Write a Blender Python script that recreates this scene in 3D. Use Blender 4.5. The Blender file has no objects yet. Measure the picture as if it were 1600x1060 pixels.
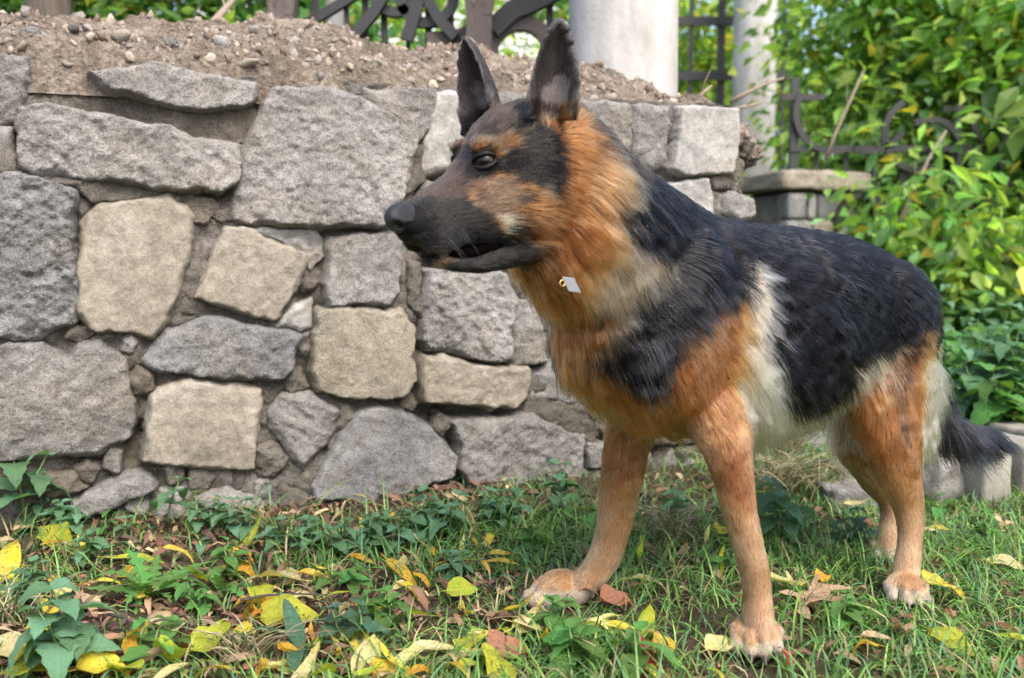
import bpy, bmesh, math, random
import numpy as np
from mathutils import Vector, Matrix, Euler, noise as mnoise
from mathutils.kdtree import KDTree
from mathutils.bvhtree import BVHTree

SC = bpy.context.scene
COL = SC.collection
random.seed(7)
RNG = np.random.default_rng(11)

# ------------------------------------------------------------------ camera
CAM_H = .52
PITCH = math.atan(130 / (1600 * 35 / 36))
cam = bpy.data.cameras.new('camera')
cam.lens = 35; cam.sensor_width = 36; cam.clip_start = .05; cam.clip_end = 500
cam.dof.use_dof = True; cam.dof.focus_distance = 1.48; cam.dof.aperture_fstop = 4.0
camo = bpy.data.objects.new('camera', cam); COL.objects.link(camo)
camo.location = (0, 0, CAM_H); camo.rotation_euler = (math.pi / 2 - PITCH, 0, 0)
SC.camera = camo

# ------------------------------------------------------------------ sky + sun (thin overcast)
SUN_ELEV, SUN_AZ = 50, 152          # azimuth: degrees from +Y (away from camera) towards +X
w = bpy.data.worlds.new('World'); SC.world = w; w.use_nodes = True
nt = w.node_tree
sky = nt.nodes.new('ShaderNodeTexSky'); sky.sky_type = 'NISHITA'; sky.sun_disc = False
sky.sun_elevation = math.radians(SUN_ELEV); sky.sun_rotation = math.radians(SUN_AZ)
sky.dust_density = 4; sky.air_density = 1.0; sky.ozone_density = 1.0
bg = nt.nodes['Background']; bg.inputs['Strength'].default_value = .15
nt.links.new(sky.outputs[0], bg.inputs['Color'])
sun = bpy.data.lights.new('sun', 'SUN'); sun.energy = 1.35; sun.angle = math.radians(32); sun.color = (1, .95, .87)
suno = bpy.data.objects.new('sun', sun); COL.objects.link(suno)
_d = Vector((math.sin(math.radians(SUN_AZ)) * math.cos(math.radians(SUN_ELEV)),
             math.cos(math.radians(SUN_AZ)) * math.cos(math.radians(SUN_ELEV)), math.sin(math.radians(SUN_ELEV))))
suno.rotation_euler = _d.to_track_quat('Z', 'Y').to_euler()
SC.view_settings.view_transform = 'Standard'; SC.view_settings.look = 'None'
SC.view_settings.gamma = 1; SC.view_settings.exposure = 1.62
SC.view_settings.use_curve_mapping = False
SC.render.engine = 'CYCLES'
SC.cycles.use_denoising = True
SC.cycles.use_adaptive_sampling = True; SC.cycles.adaptive_threshold = .03
SC.cycles.max_bounces = 14; SC.cycles.diffuse_bounces = 3; SC.cycles.glossy_bounces = 6
SC.cycles.denoiser = 'OPENIMAGEDENOISE'; SC.cycles.denoising_prefilter = 'NONE'; SC.cycles.denoising_input_passes = 'RGB_ALBEDO_NORMAL'
SC.cycles.transmission_bounces = 12; SC.cycles.transparent_max_bounces = 4
SC.cycles.sample_clamp_indirect = 4; SC.cycles.caustics_reflective = False; SC.cycles.caustics_refractive = False

# ------------------------------------------------------------------ helpers
def nrm(a):
    a = np.asarray(a, float); return a / (np.linalg.norm(a, axis=-1, keepdims=True) + 1e-12)

def _h(ix, iy, iz, seed):
    n = (ix.astype(np.int64) * 374761393 + iy.astype(np.int64) * 668265263 + iz.astype(np.int64) * 2147483647 + seed * 1274126177) & 0xffffffff
    n = ((n ^ (n >> 13)) * 1274126177) & 0xffffffff
    n = ((n ^ (n >> 16)) * 2246822519) & 0xffffffff
    return ((n ^ (n >> 15)) & 0xffffff) / float(0xffffff)

def vnoise(p, scale=1., seed=0):
    """value noise in -1..1 on an (N,3) array"""
    q = np.asarray(p, float) * scale + 1000.
    i = np.floor(q).astype(np.int64); f = q - i; f = f * f * f * (f * (f * 6 - 15) + 10)
    r = 0
    for dx in (0, 1):
        for dy in (0, 1):
            for dz in (0, 1):
                wgt = (f[:, 0] if dx else 1 - f[:, 0]) * (f[:, 1] if dy else 1 - f[:, 1]) * (f[:, 2] if dz else 1 - f[:, 2])
                r = r + wgt * _h(i[:, 0] + dx, i[:, 1] + dy, i[:, 2] + dz, seed)
    return r * 2 - 1

def fbm(p, scale=1., octv=4, seed=0, gain=.5):
    a, s, r = 1., scale, 0
    for k in range(octv):
        r = r + a * vnoise(p, s, seed + k * 17); a *= gain; s *= 2.03
    return r

def sm(x, a, b):
    t = np.clip((x - a) / (b - a), 0, 1); return t * t * (3 - 2 * t)

def mesh_obj(name, verts, faces, mat=None, parent=None, smooth=True):
    me = bpy.data.meshes.new(name)
    me.from_pydata([tuple(v) for v in verts], [], [tuple(f) for f in faces])
    if smooth: me.polygons.foreach_set('use_smooth', [True] * len(me.polygons))
    me.update()
    o = bpy.data.objects.new(name, me); COL.objects.link(o)
    if mat: me.materials.append(mat)
    if parent: o.parent = parent
    return o

def quad_mesh(name, V, Fq, mat=None, parent=None, smooth=True):
    """fast path: V (N,3) array, Fq (M,4) or (M,3) int array"""
    V = np.asarray(V, np.float32); Fq = np.asarray(Fq, np.int32); k = Fq.shape[1]
    me = bpy.data.meshes.new(name)
    me.vertices.add(len(V)); me.vertices.foreach_set('co', V.ravel())
    me.loops.add(Fq.size); me.loops.foreach_set('vertex_index', Fq.ravel())
    me.polygons.add(len(Fq)); me.polygons.foreach_set('loop_start', np.arange(0, Fq.size, k, dtype=np.int32))
    me.polygons.foreach_set('use_smooth', np.full(len(Fq), smooth))
    me.update(calc_edges=True); me.validate()
    o = bpy.data.objects.new(name, me); COL.objects.link(o)
    if mat: me.materials.append(mat)
    if parent: o.parent = parent
    return o

def color_attr(o, cols, name='col'):
    a = o.data.attributes.new(name, 'FLOAT_COLOR', 'POINT')
    c = np.ones((len(cols), 4), np.float32); c[:, :3] = cols
    a.data.foreach_set('color', c.ravel())

def empty(name, loc=(0, 0, 0), rz=0):
    o = bpy.data.objects.new(name, None); COL.objects.link(o); o.location = loc; o.rotation_euler.z = rz
    o.empty_display_size = .05
    return o

def tag(o, label=None, cat=None, group=None, kind=None):
    for k, v in (('label', label), ('category', cat), ('group', group), ('kind', kind)):
        if v: o[k] = v
    return o

def copy_tree(o, parent=None):
    c = o.copy(); COL.objects.link(c); c.parent = parent
    for ch in list(o.children): copy_tree(ch, c)
    return c

_RAYF = 1600 * 35 / 36
def ray(px, py):                    # direction of the view through a point of the 1600 x 1060 photograph
    cp, sp = math.cos(PITCH), math.sin(PITCH)
    a, b = (px - 800) / _RAYF, (530 - py) / _RAYF
    return np.array([a, cp + b * sp, -sp + b * cp])
CAMP = np.array([0, 0, CAM_H])
def at(px, py, Y):
    r = ray(px, py); return CAMP + r * (Y / r[1])
def gnd(px, py, z=0.):
    r = ray(px, py); return CAMP + r * ((z - CAM_H) / r[2])

# ---- node helper
class NT:
    def __init__(s, name):
        s.m = bpy.data.materials.new(name); s.m.use_nodes = True; s.t = s.m.node_tree
        s.b = s.t.nodes['Principled BSDF']; s.out = s.t.nodes['Material Output']
    def n(s, typ, **kw):
        nd = s.t.nodes.new('ShaderNode' + typ)
        for k, v in kw.items():
            if k.startswith('i_'):
                key = k[2:].replace('_', ' ')
                nd.inputs[int(key) if key.isdigit() else key].default_value = v
            else: setattr(nd, k, v)
        return nd
    def l(s, a, b): s.t.links.new(a, b)
    def ramp(s, fac, stops, interp='LINEAR'):
        r = s.n('ValToRGB'); e = r.color_ramp.elements; r.color_ramp.interpolation = interp
        while len(e) < len(stops): e.new(.5)
        for el, (p, c) in zip(e, stops):
            el.position = p; el.color = (*c, 1) if len(c) == 3 else c
        s.l(fac, r.inputs[0]); return r.outputs[0]
    def noise(s, scale, detail=4, rough=.6, vec=None, dist=0):
        nd = s.n('TexNoise', i_Scale=scale, i_Detail=detail, i_Roughness=rough, i_Distortion=dist)
        if vec is not None: s.l(vec, nd.inputs['Vector'])
        return nd.outputs['Fac']
    def mix(s, fac, a, b, mode='MIX'):
        nd = s.n('Mix', data_type='RGBA', blend_type=mode)
        for sock, v in ((nd.inputs['Factor'], fac), (nd.inputs['A'], a), (nd.inputs['B'], b)):
            pass
        ins = [i for i in nd.inputs if i.enabled]
        for sock, v in zip(ins, (fac, a, b)):
            if hasattr(v, 'is_output'): s.l(v, sock)
            elif isinstance(v, (int, float)): sock.default_value = v
            else: sock.default_value = (*v, 1)
        return [o for o in nd.outputs if o.enabled][0]
    def math(s, op, a, b=None):
        nd = s.n('Math', operation=op)
        for i, v in enumerate((a, b)):
            if v is None: continue
            if hasattr(v, 'is_output'): s.l(v, nd.inputs[i])
            else: nd.inputs[i].default_value = v
        return nd.outputs[0]
    def bump(s, h, strength=.5, dist=.01, prev=None):
        nd = s.n('Bump', i_Strength=strength, i_Distance=dist); s.l(h, nd.inputs['Height'])
        if prev is not None: s.l(prev, nd.inputs['Normal'])
        return nd.outputs[0]
    def base(s, c):
        if hasattr(c, 'is_output'): s.l(c, s.b.inputs['Base Color'])
        else: s.b.inputs['Base Color'].default_value = (*c, 1)
    def set(s, **kw):
        for k, v in kw.items(): s.b.inputs[k.replace('_', ' ')].default_value = v
        return s

# ---- small shapes
def uv_sphere(n=24, mrows=16):
    v = [(0, 0, 1.)]; f = []
    for j in range(1, mrows):
        a = math.pi * j / mrows
        for i in range(n): b = 2 * math.pi * i / n; v.append((math.sin(a) * math.cos(b), math.sin(a) * math.sin(b), math.cos(a)))
    v.append((0, 0, -1.))
    for i in range(n): f.append((0, 1 + i, 1 + (i + 1) % n))
    for j in range(mrows - 2):
        for i in range(n): a = 1 + j * n + i; b = 1 + j * n + (i + 1) % n; f.append((a, a + n, b + n, b))
    e = len(v) - 1; s0 = 1 + (mrows - 2) * n
    for i in range(n): f.append((e, s0 + (i + 1) % n, s0 + i))
    return np.array(v), f
def tube_mesh(path, rad, n=8, closed=False):
    path = [np.asarray(p, float) for p in path]; m_ = len(path); v, f = [], []
    up0 = np.array([.13, .21, .97])
    for i, p in enumerate(path):
        a = path[(i - 1) % m_] if closed or i > 0 else p; b = path[(i + 1) % m_] if closed or i < m_ - 1 else p
        t = nrm(b - a); u = np.cross(t, up0)
        if np.linalg.norm(u) < .15: u = np.cross(t, np.array([1., .1, 0]))
        u = nrm(u); w_ = np.cross(t, u); r = rad[i] if hasattr(rad, '__len__') else rad
        for k in range(n): g = 2 * math.pi * k / n; v.append(p + (u * math.cos(g) + w_ * math.sin(g)) * r)
    for i in range(m_ if closed else m_ - 1):
        for k in range(n): f.append((i * n + k, i * n + (k + 1) % n, ((i + 1) % m_) * n + (k + 1) % n, ((i + 1) % m_) * n + k))
    if not closed:
        f.append(tuple(range(n - 1, -1, -1))); f.append(tuple((m_ - 1) * n + k for k in range(n)))
    return v, f

def leaf_template(kind, seed=0, bend=.3, fold=.25, wave=.05, ns=9):
    """a leaf one metre long along +x, made of a midrib and two blades that curl; returns verts, faces"""
    rr = random.Random(seed); v, f = [], []
    W = {'ovate': (.30, .42, 1.0), 'lance': (.12, .42, 1.0), 'broad': (.40, .36, 1.0), 'nettle': (.33, .30, 1.0), 'dock': (.15, .55, 1.), 'toothed': (.13, .62, 1.)}[kind]
    nc = 5
    for i in range(ns + 1):
        t = i / ns; mx = W[1]
        w = W[0] * ((t / mx) ** .65 * math.exp((1 - (t / mx)) * .65) if t > 0 else .02) * max(0., 1 - t ** 3.2) ** .8
        if kind == 'nettle': w *= 1 + (.16 if i % 2 else -.10)
        if kind == 'toothed': w *= (1.45 if i % 2 else .45)
        w = max(w, .006)
        ang = bend * t * t * 1.5; ok_ = abs(ang) > 1e-4; x = math.sin(ang) / ang * t if ok_ else t
        z = -(1 - math.cos(ang)) / ang * t if ok_ else 0
        for j in range(nc):
            u = (j - 2) / 2; fw = .10 * abs(u) if kind in ('nettle', 'toothed') and i % 2 else 0
            v.append((x - fw * W[0] + (.02 * rr.uniform(-1, 1) * abs(u)), u * w, z + abs(u) * w * fold + wave * math.sin(t * 9 + u * 2.5 + seed) * abs(u) * W[0] * 2))
    for i in range(ns):
        for j in range(nc - 1): a = i * nc + j; f.append((a, a + 1, a + 1 + nc, a + nc))
    return np.array(v), f
def lobed_template(lobes, seed=0, curl=.3):
    """palmate leaf: radial fan with pointed lobes; stalk end at the origin"""
    rr = random.Random(seed); v = [(0, 0, 0)]; f = []
    pts = []
    for k, (a, ln, wd_) in enumerate(lobes):
        a = math.radians(a)
        for da, q in ((-wd_, .52), (-wd_ * .45, .80), (0, 1.), (wd_ * .45, .80), (wd_, .52)):
            pts.append((a + da * .9 + rr.uniform(-.02, .02), ln * q * rr.uniform(.94, 1.06)))
    pts.sort()
    for ring, q in ((0, .35), (1, .7), (2, 1.)):
        for a, r in pts:
            rr_ = r * q if q == 1. else q * min(r, .62 + .38 * r); z = curl * (rr_ ** 2) * (.55 + .45 * math.sin(a * 3 + seed)) + .03 * math.sin(a * 11 + q * 6)
            v.append((rr_ * math.cos(a), rr_ * math.sin(a), z))
    n = len(pts)
    for i in range(n - 1):
        f.append((0, 1 + i, 2 + i))
        for k in range(2): b = 1 + k * n + i; f.append((b, b + n, b + n + 1, b + 1))
    return np.array(v), f
def scatter_mesh(name, tv, tf, pos, rot, scale, cols, mat, parent=None, smooth=False):
    """many copies of a small template joined into one mass; rot (N,3,3)"""
    tv = np.asarray(tv, float); N, K = len(pos), len(tv)
    V = np.einsum('nij,kj->nki', rot, tv) * np.asarray(scale).reshape(N, 1, -1) + pos[:, None, :]
    k = len(tf[0]); F_ = (np.asarray(tf)[None] + (np.arange(N) * K)[:, None, None]).reshape(-1, k)
    o = quad_mesh(name, V.reshape(-1, 3), F_, mat, parent, smooth); color_attr(o, np.repeat(cols, K, axis=0)); return o
def rot_from(fwd, nup):
    x = nrm(fwd); z = nup - x * (nup * x).sum(1)[:, None]; z = nrm(z); y = np.cross(z, x); return np.stack([x, y, z], 2)
def leaf_mat(name, attr=True, col=(.1, .2, .05), trans=.35, rough=.5, tint=(1.25, 1.3, .6), detail=None):
    m = NT(name)
    if attr: c = m.n('Attribute', attribute_name='col').outputs['Color']
    else:
        oi = m.n('ObjectInfo'); tc = m.n('TexCoord'); hs = m.n('HueSaturation'); m.l(m.math('ADD', m.math('MULTIPLY', oi.outputs['Random'], .05), .475), hs.inputs['Hue'])
        m.l(m.math('ADD', m.math('MULTIPLY', oi.outputs['Random'], .5), .75), hs.inputs['Value']); hs.inputs['Color'].default_value = (*col, 1); c = hs.outputs[0]
        ad = m.n('VectorMath', operation='MULTIPLY_ADD'); m.l(oi.outputs['Random'], ad.inputs[0]); ad.inputs[1].default_value = (31, 17, 43); m.l(tc.outputs['Object'], ad.inputs[2])
        big = m.noise(2.6, 5, .7, ad.outputs[0]); fine = m.noise(16, 4, .7, ad.outputs[0])
        if detail:
            c = m.mix(m.ramp(big, [(.42, (0, 0, 0)), (.60, (1, 1, 1))]), c, detail[0]); c = m.mix(m.math('MULTIPLY', m.ramp(fine, [(.54, (0, 0, 0)), (.64, (1, 1, 1))]), .85), c, detail[1])
        else: c = m.mix(m.math('MULTIPLY', fine, .5), c, m.mix(1., c, (.5, .55, .5), 'MULTIPLY'))
        sp = m.n('SeparateXYZ'); m.l(tc.outputs['Object'], sp.inputs[0]); rib = m.ramp(m.math('ABSOLUTE', sp.outputs['Y']), [(0, (1, 1, 1)), (.02, (0, 0, 0))]); c = m.mix(m.math('MULTIPLY', rib, .35), c, m.mix(1., c, (1.5, 1.5, 1.4), 'MULTIPLY'))
        vn = m.n('TexWave', i_Scale=4.5, i_Distortion=2.5); m.l(tc.outputs['Object'], vn.inputs['Vector']); m.l(m.bump(vn.outputs['Fac'], .07, .02, m.bump(fine, .5, .03)), m.b.inputs['Normal'])
    m.base(c); m.set(Roughness=rough); m.b.inputs['Specular IOR Level'].default_value = .35
    tr = m.n('BsdfTranslucent'); m.l(m.mix(1., c, tint, 'MULTIPLY'), tr.inputs['Color']); mx = m.n('MixShader'); mx.inputs[0].default_value = trans
    m.l(m.b.outputs[0], mx.inputs[1]); m.l(tr.outputs[0], mx.inputs[2]); m.l(mx.outputs[0], m.out.inputs['Surface'])
    return m.m
def grid_faces(mask):
    """quads of a grid whose four corners are in mask; returns vertex ids and faces"""
    idx = np.full(mask.shape, -1); idx[mask] = np.arange(mask.sum())
    a, b, c, d = idx[:-1, :-1], idx[:-1, 1:], idx[1:, 1:], idx[1:, :-1]
    ok = (a >= 0) & (b >= 0) & (c >= 0) & (d >= 0)
    return np.stack([a[ok], b[ok], c[ok], d[ok]], 1)
# ================================================================== ground
def gz(x, y):
    q = np.stack([np.atleast_1d(np.asarray(x, float)), np.atleast_1d(np.asarray(y, float)), np.zeros(np.size(x))], 1)
    near = np.exp(-((q[:, 0] - .35) ** 2 / .5 + (q[:, 1] - 1.45) ** 2 / .18))
    z = (.016 * fbm(q, 2.6, 3, 3) + .008 * fbm(q, 12, 3, 9)) * (1 - .85 * near) + .02 * np.exp(-((q[:, 1] - (1.81 + (q[:, 0] + .949) * .372) + .06) / .10) ** 2) * (q[:, 0] < .6)
    far = np.clip((np.abs(q[:, 1]) - 3) / 6, 0, 1)
    return z * (1 - far)
def _axis(lo, hi, st, far):
    a = list(np.arange(lo, hi, st)); s_ = st
    while a[-1] < far: s_ *= 1.35; a.append(a[-1] + s_)
    s_ = st
    while a[0] > -far: s_ *= 1.35; a.insert(0, a[0] - s_)
    return np.array(a)
xs, ys = _axis(-1.5, 2.2, .014, 90), _axis(.35, 3.2, .014, 90)
YY, XX = np.meshgrid(ys, xs, indexing='ij')
gzv = gz(XX.ravel(), YY.ravel()); q = np.stack([XX.ravel(), YY.ravel(), XX.ravel() * 0], 1)
inn = (np.abs(XX.ravel()) < 2.5) & (YY.ravel() < 3.5) & (YY.ravel() > .3)
gzv = gzv + np.where(inn, .005 * fbm(q, 45, 3, 31), 0)
m = NT('soil'); tc = m.n('TexCoord'); v = tc.outputs['Object']
a1 = m.noise(3, 6, .65, v); a2 = m.noise(40, 6, .75, v, .5); a3 = m.noise(300, 3, .7, v)
c = m.ramp(a2, [(.3, (.030, .020, .015)), (.5, (.075, .050, .036)), (.7, (.15, .105, .075))])
c = m.mix(m.ramp(a1, [(.45, (0, 0, 0)), (.62, (1, 1, 1))]), c, m.mix(.6, c, (.045, .060, .022)))
c = m.mix(m.math('MULTIPLY', m.ramp(a3, [(.6, (0, 0, 0)), (.7, (1, 1, 1))]), .5), c, (.20, .155, .11))
m.base(c); m.set(Roughness=.95); m.b.inputs['Specular IOR Level'].default_value = .15
m.l(m.bump(a3, .7, .004, m.bump(a2, .9, .02)), m.b.inputs['Normal'])
ground = quad_mesh('ground', np.stack([XX.ravel(), YY.ravel(), gzv], 1), grid_faces(np.ones(XX.shape, bool)), m.m)
tag(ground, kind='structure')
# ================================================================== the rubble stone wall
WALL_A, WALL_T = (-.949, 1.81), math.radians(20.4)
wall = empty('stone_wall', (*WALL_A, 0), WALL_T)
tag(wall, 'rough rubble stone wall of grey and beige stones topped with loose mortar', 'wall', kind='thing')
# outlines of the stones on the wall face (metres along the wall, metres up), kind of stone, how proud, how rough
STONES = [
 ([(.012, .879), (.079, .878), (.080, .860), (.070, .825), (.055, .762), (.007, .756)], 'grey', .022, 1.00),
 ([(.007, .752), (.047, .752), (.048, .731), (.052, .677), (.004, .667)], 'grey', .018, .80),
 ([(.178, .857), (.266, .870), (.297, .879), (.320, .872), (.482, .851), (.467, .819), (.398, .803), (.334, .798), (.288, .809), (.205, .827)], 'light', .050, .80),
 ([(.078, .853), (.118, .863), (.176, .855), (.205, .825), (.288, .805), (.334, .794), (.406, .799), (.467, .815), (.473, .790), (.458, .747), (.437, .742), (.388, .749), (.325, .758), (.226, .778), (.108, .796), (.073, .810)], 'brown', .016, 1.10),
 ([(.063, .786), (.108, .792), (.173, .782), (.233, .775), (.333, .755), (.388, .741), (.439, .730), (.442, .713), (.435, .659), (.402, .641), (.338, .644), (.222, .661), (.181, .660), (.144, .665), (.071, .673), (.054, .684), (.054, .747)], 'light', .040, .90),
 ([(.078, .655), (.143, .659), (.229, .654), (.330, .637), (.314, .635), (.290, .629), (.229, .631), (.183, .622), (.154, .640)], 'brown', .012, .80),
 ([(.334, .633), (.394, .628), (.401, .612), (.380, .586), (.360, .590)], 'brown', .014, .90),
 ([(.510, .842), (.604, .853), (.681, .836), (.720, .809), (.767, .795), (.798, .764), (.786, .705), (.765, .652), (.745, .592), (.718, .579), (.574, .578), (.474, .583), (.431, .595), (.439, .657), (.446, .713), (.472, .763), (.491, .814)], 'light', .055, 1.00),
 ([(.688, .853), (.842, .860), (.832, .785), (.800, .755), (.787, .777), (.753, .808), (.720, .819), (.694, .837)], 'grey', .018, 1.00),
 ([(.842, .851), (.919, .862), (.933, .790), (.869, .705), (.818, .695), (.825, .785)], 'pale', .020, .35),
 ([(.803, .747), (.825, .752), (.811, .673), (.775, .639), (.772, .652)], 'brown', .010, .60),
 ([(.004, .660), (.056, .665), (.149, .638), (.144, .579), (.147, .496), (.141, .401), (.077, .370), (-.007, .375)], 'blue', .042, 1.30),
 ([(.183, .615), (.234, .622), (.311, .636), (.354, .600), (.346, .520), (.304, .397), (.278, .363), (.165, .386), (.144, .413), (.148, .484), (.160, .579)], 'beige', .034, .40),
 ([(.413, .576), (.455, .570), (.573, .520), (.570, .494), (.507, .392), (.446, .407), (.356, .439), (.375, .483), (.394, .532)], 'beige', .030, .60),
 ([(.459, .575), (.587, .571), (.605, .520), (.580, .497), (.570, .525)], 'pale', .018, 1.10),
 ([(.616, .552), (.744, .569), (.762, .553), (.759, .447), (.736, .427), (.616, .419), (.608, .468), (.609, .520)], 'light', .030, 1.00),
 ([(.256, .324), (.301, .379), (.373, .395), (.470, .381), (.551, .359), (.544, .301), (.518, .276), (.406, .281), (.276, .305)], 'blue', .034, 1.00),
 ([(.597, .414), (.675, .409), (.763, .404), (.790, .373), (.783, .305), (.789, .264), (.768, .232), (.673, .227), (.594, .249), (.582, .286), (.581, .365)], 'ochre', .036, .60),
 ([(.819, .493), (.954, .493), (.998, .479), (1.024, .416), (1.005, .353), (1.005, .286), (.924, .303), (.825, .323), (.811, .345), (.814, .426)], 'light', .040, 1.10),
 ([(.813, .310), (.867, .302), (1.042, .269), (1.040, .211), (1.013, .189), (.810, .216), (.803, .264)], 'beige', .044, .45),
 ([(-.008, .351), (.077, .355), (.098, .342), (.130, .329), (.142, .353), (.186, .357), (.219, .326), (.233, .226), (.226, .177), (.168, .144), (.069, .145), (-.016, .151)], 'grey', .044, 1.30),
 ([(.269, .249), (.304, .266), (.346, .275), (.430, .267), (.473, .250), (.465, .149), (.458, .104), (.378, .104), (.254, .128), (.259, .200)], 'beige', .032, .35),
 ([(.491, .206), (.517, .240), (.568, .244), (.626, .205), (.619, .166), (.586, .121), (.559, .083), (.534, .112), (.515, .146), (.490, .174)], 'grey', .034, 1.10),
 ([(.465, .136), (.496, .145), (.521, .113), (.501, .075), (.470, .077), (.460, .110)], 'brown', .022, 1.20),
 ([(.574, .049), (.619, .126), (.673, .189), (.713, .210), (.782, .183), (.852, .124), (.880, .087), (.866, .060), (.816, .036), (.752, .014), (.670, .011), (.578, .025)], 'blue', .040, .45),
 ([(.873, .171), (.983, .165), (1.058, .175), (1.119, .142), (1.179, .117), (1.175, .044), (1.151, .009), (1.013, .002), (.923, .006), (.887, .066), (.892, .121)], 'grey', .044, 1.30),
 ([(1.017, .423), (1.065, .422), (1.088, .351), (1.085, .295), (1.020, .283), (1.013, .339)], 'grey', .012, 1.00),
 ([(1.055, .250), (1.119, .293), (1.261, .230), (1.262, .171), (1.135, .199), (1.058, .213)], 'light', .014, 1.00),
 ([(.785, .509), (.809, .504), (.808, .392), (.788, .416)], 'brown', .010, .70),
 ([(.552, .420), (.579, .430), (.576, .375), (.558, .368), (.520, .386)], 'pale', .014, .90),
 ([(.127, .059), (.212, .090), (.244, .094), (.269, .068), (.227, .053), (.149, .028), (.126, .042)], 'light', .050, .70),
 ([(.346, .048), (.401, .057), (.450, .043), (.481, .011), (.462, -.010), (.375, .003)], 'light', .036, .90),
 ([(-.017, .135), (.068, .129), (.128, .108), (.146, .081), (.121, .068), (-.019, .083)], 'brown', .026, 1.10),
 ([(.837, .028), (.902, .029), (.931, -.001), (.923, -.032), (.851, -.025)], 'brown', .024, 1.20),
 ([(.941, -.007), (1.058, -.008), (1.089, -.037), (1.074, -.067), (.953, -.056)], 'grey', .020, 1.20),
 ([(.670, .003), (.808, .002), (.825, -.027), (.724, -.035), (.670, -.021)], 'brown', .020, 1.20),
 ([(.514, .061), (.567, .036), (.569, -.004), (.513, .001), (.494, .032)], 'brown', .020, 1.20),
 ([(1.046, .194), (1.119, .183), (1.206, .156), (1.214, .100), (1.190, .102), (1.104, .151), (1.043, .168)], 'brown', .016, 1.10),
 ([(1.195, .097), (1.262, .092), (1.263, .037), (1.195, .045)], 'grey', .016, 1.00),
 ([(1.170, .862), (1.287, .855), (1.294, .820), (1.291, .749), (1.240, .768), (1.170, .814)], 'grey', .020, 1.00),
 ([(1.296, .855), (1.381, .859), (1.388, .810), (1.383, .720), (1.337, .713), (1.301, .749)], 'light', .018, .90),
 ([(1.409, .854), (1.563, .862), (1.561, .779), (1.555, .714), (1.421, .706), (1.396, .715), (1.402, .773)], 'pale', .040, .25),
 ([(1.390, .680), (1.487, .693), (1.505, .653), (1.513, .602), (1.421, .601)], 'pale', .030, .40),
 ([(1.541, .657), (1.565, .670), (1.618, .653), (1.624, .611), (1.575, .592), (1.537, .617)], 'grey', .020, 1.00),
 ([(1.329, .010), (1.379, .021), (1.456, .015), (1.514, -.012), (1.512, -.066), (1.330, -.051)], 'grey', .030, .60),
 ([(1.104, .093), (1.175, -.000), (1.215, .026), (1.296, .013), (1.305, -.056), (1.120, -.039)], 'brown', .012, 1.00),
 ([(1.225, .662), (1.370, .680), (1.373, .491), (1.227, .477)], 'grey', .020, .90),
 ([(1.388, .549), (1.524, .565), (1.527, .415), (1.391, .402)], 'light', .020, .90),
 ([(1.259, .448), (1.373, .461), (1.459, .371), (1.460, .281), (1.261, .288)], 'grey', .020, .90),
 ([(1.293, .258), (1.495, .250), (1.498, .081), (1.303, .094)], 'brown', .020, .90),
 ([(.947, .669), (1.163, .689), (1.172, .520), (1.042, .513), (.954, .547)], 'grey', .020, .90),
 ([(.940, .857), (1.147, .868), (1.147, .716), (.954, .703)], 'grey', .020, .90),
 ([(-.42, .55), (-.10, .57), (-.09, .86), (-.40, .85)], 'grey', .03, 1.0), ([(-.45, .30), (-.12, .30), (-.11, .54), (-.43, .53)], 'light', .03, 1.0), ([(-.40, .03), (-.08, .04), (-.09, .28), (-.42, .28)], 'beige', .03, .6),
]

def stone_material(name, c1, c2, c3, grain=1., spots=.5, blot=.5):
    m = NT(name); tc = m.n('TexCoord'); oi = m.n('ObjectInfo')
    ad = m.n('VectorMath', operation='MULTIPLY_ADD'); m.l(oi.outputs['Random'], ad.inputs[0]); ad.inputs[1].default_value = (31, 17, 43); m.l(tc.outputs['Object'], ad.inputs[2])
    v = ad.outputs[0]
    big = m.noise(6, 5, .62, v); mid = m.noise(34, 6, .7, v, .4); fine = m.noise(230, 4, .75, v); gr = m.noise(620, 2, .6, v)
    col = m.ramp(big, [(.28, c1), (.52, c2), (.74, c3)]); wz = m.noise(4.2, 4, .6, v, .8); col = m.mix(m.math('MULTIPLY', m.ramp(wz, [(.50, (0, 0, 0)), (.66, (1, 1, 1))]), .38), col, (.40, .345, .255))
    col = m.mix(m.ramp(mid, [(.33, (0, 0, 0)), (.62, (1, 1, 1))]), m.mix(1., col, (.56, .54, .53), 'MULTIPLY'), col)
    col = m.mix(m.math('MULTIPLY', m.ramp(fine, [(.42, (1, 1, 1)), (.52, (0, 0, 0))]), .55 * spots), col, (.055, .052, .05))
    col = m.mix(m.math('MULTIPLY', m.ramp(gr, [(.56, (0, 0, 0)), (.66, (1, 1, 1))]), .40 * spots), col, (.62, .61, .58))
    li = m.noise(3.2, 6, .7, v); col = m.mix(m.math('MULTIPLY', m.ramp(li, [(.56, (0, 0, 0)), (.70, (1, 1, 1))]), .42 * blot), col, (.17, .145, .105))
    col = m.mix(1., col, (.80, .79, .78), 'MULTIPLY'); m.base(col); m.set(Roughness=.92); m.b.inputs['Specular IOR Level'].default_value = .2
    b1 = m.bump(mid, .70 * grain, .014); b2 = m.bump(fine, .9 * grain, .0045, b1); b3 = m.bump(gr, .5, .0014, b2); m.l(b3, m.b.inputs['Normal'])
    return m.m
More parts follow.
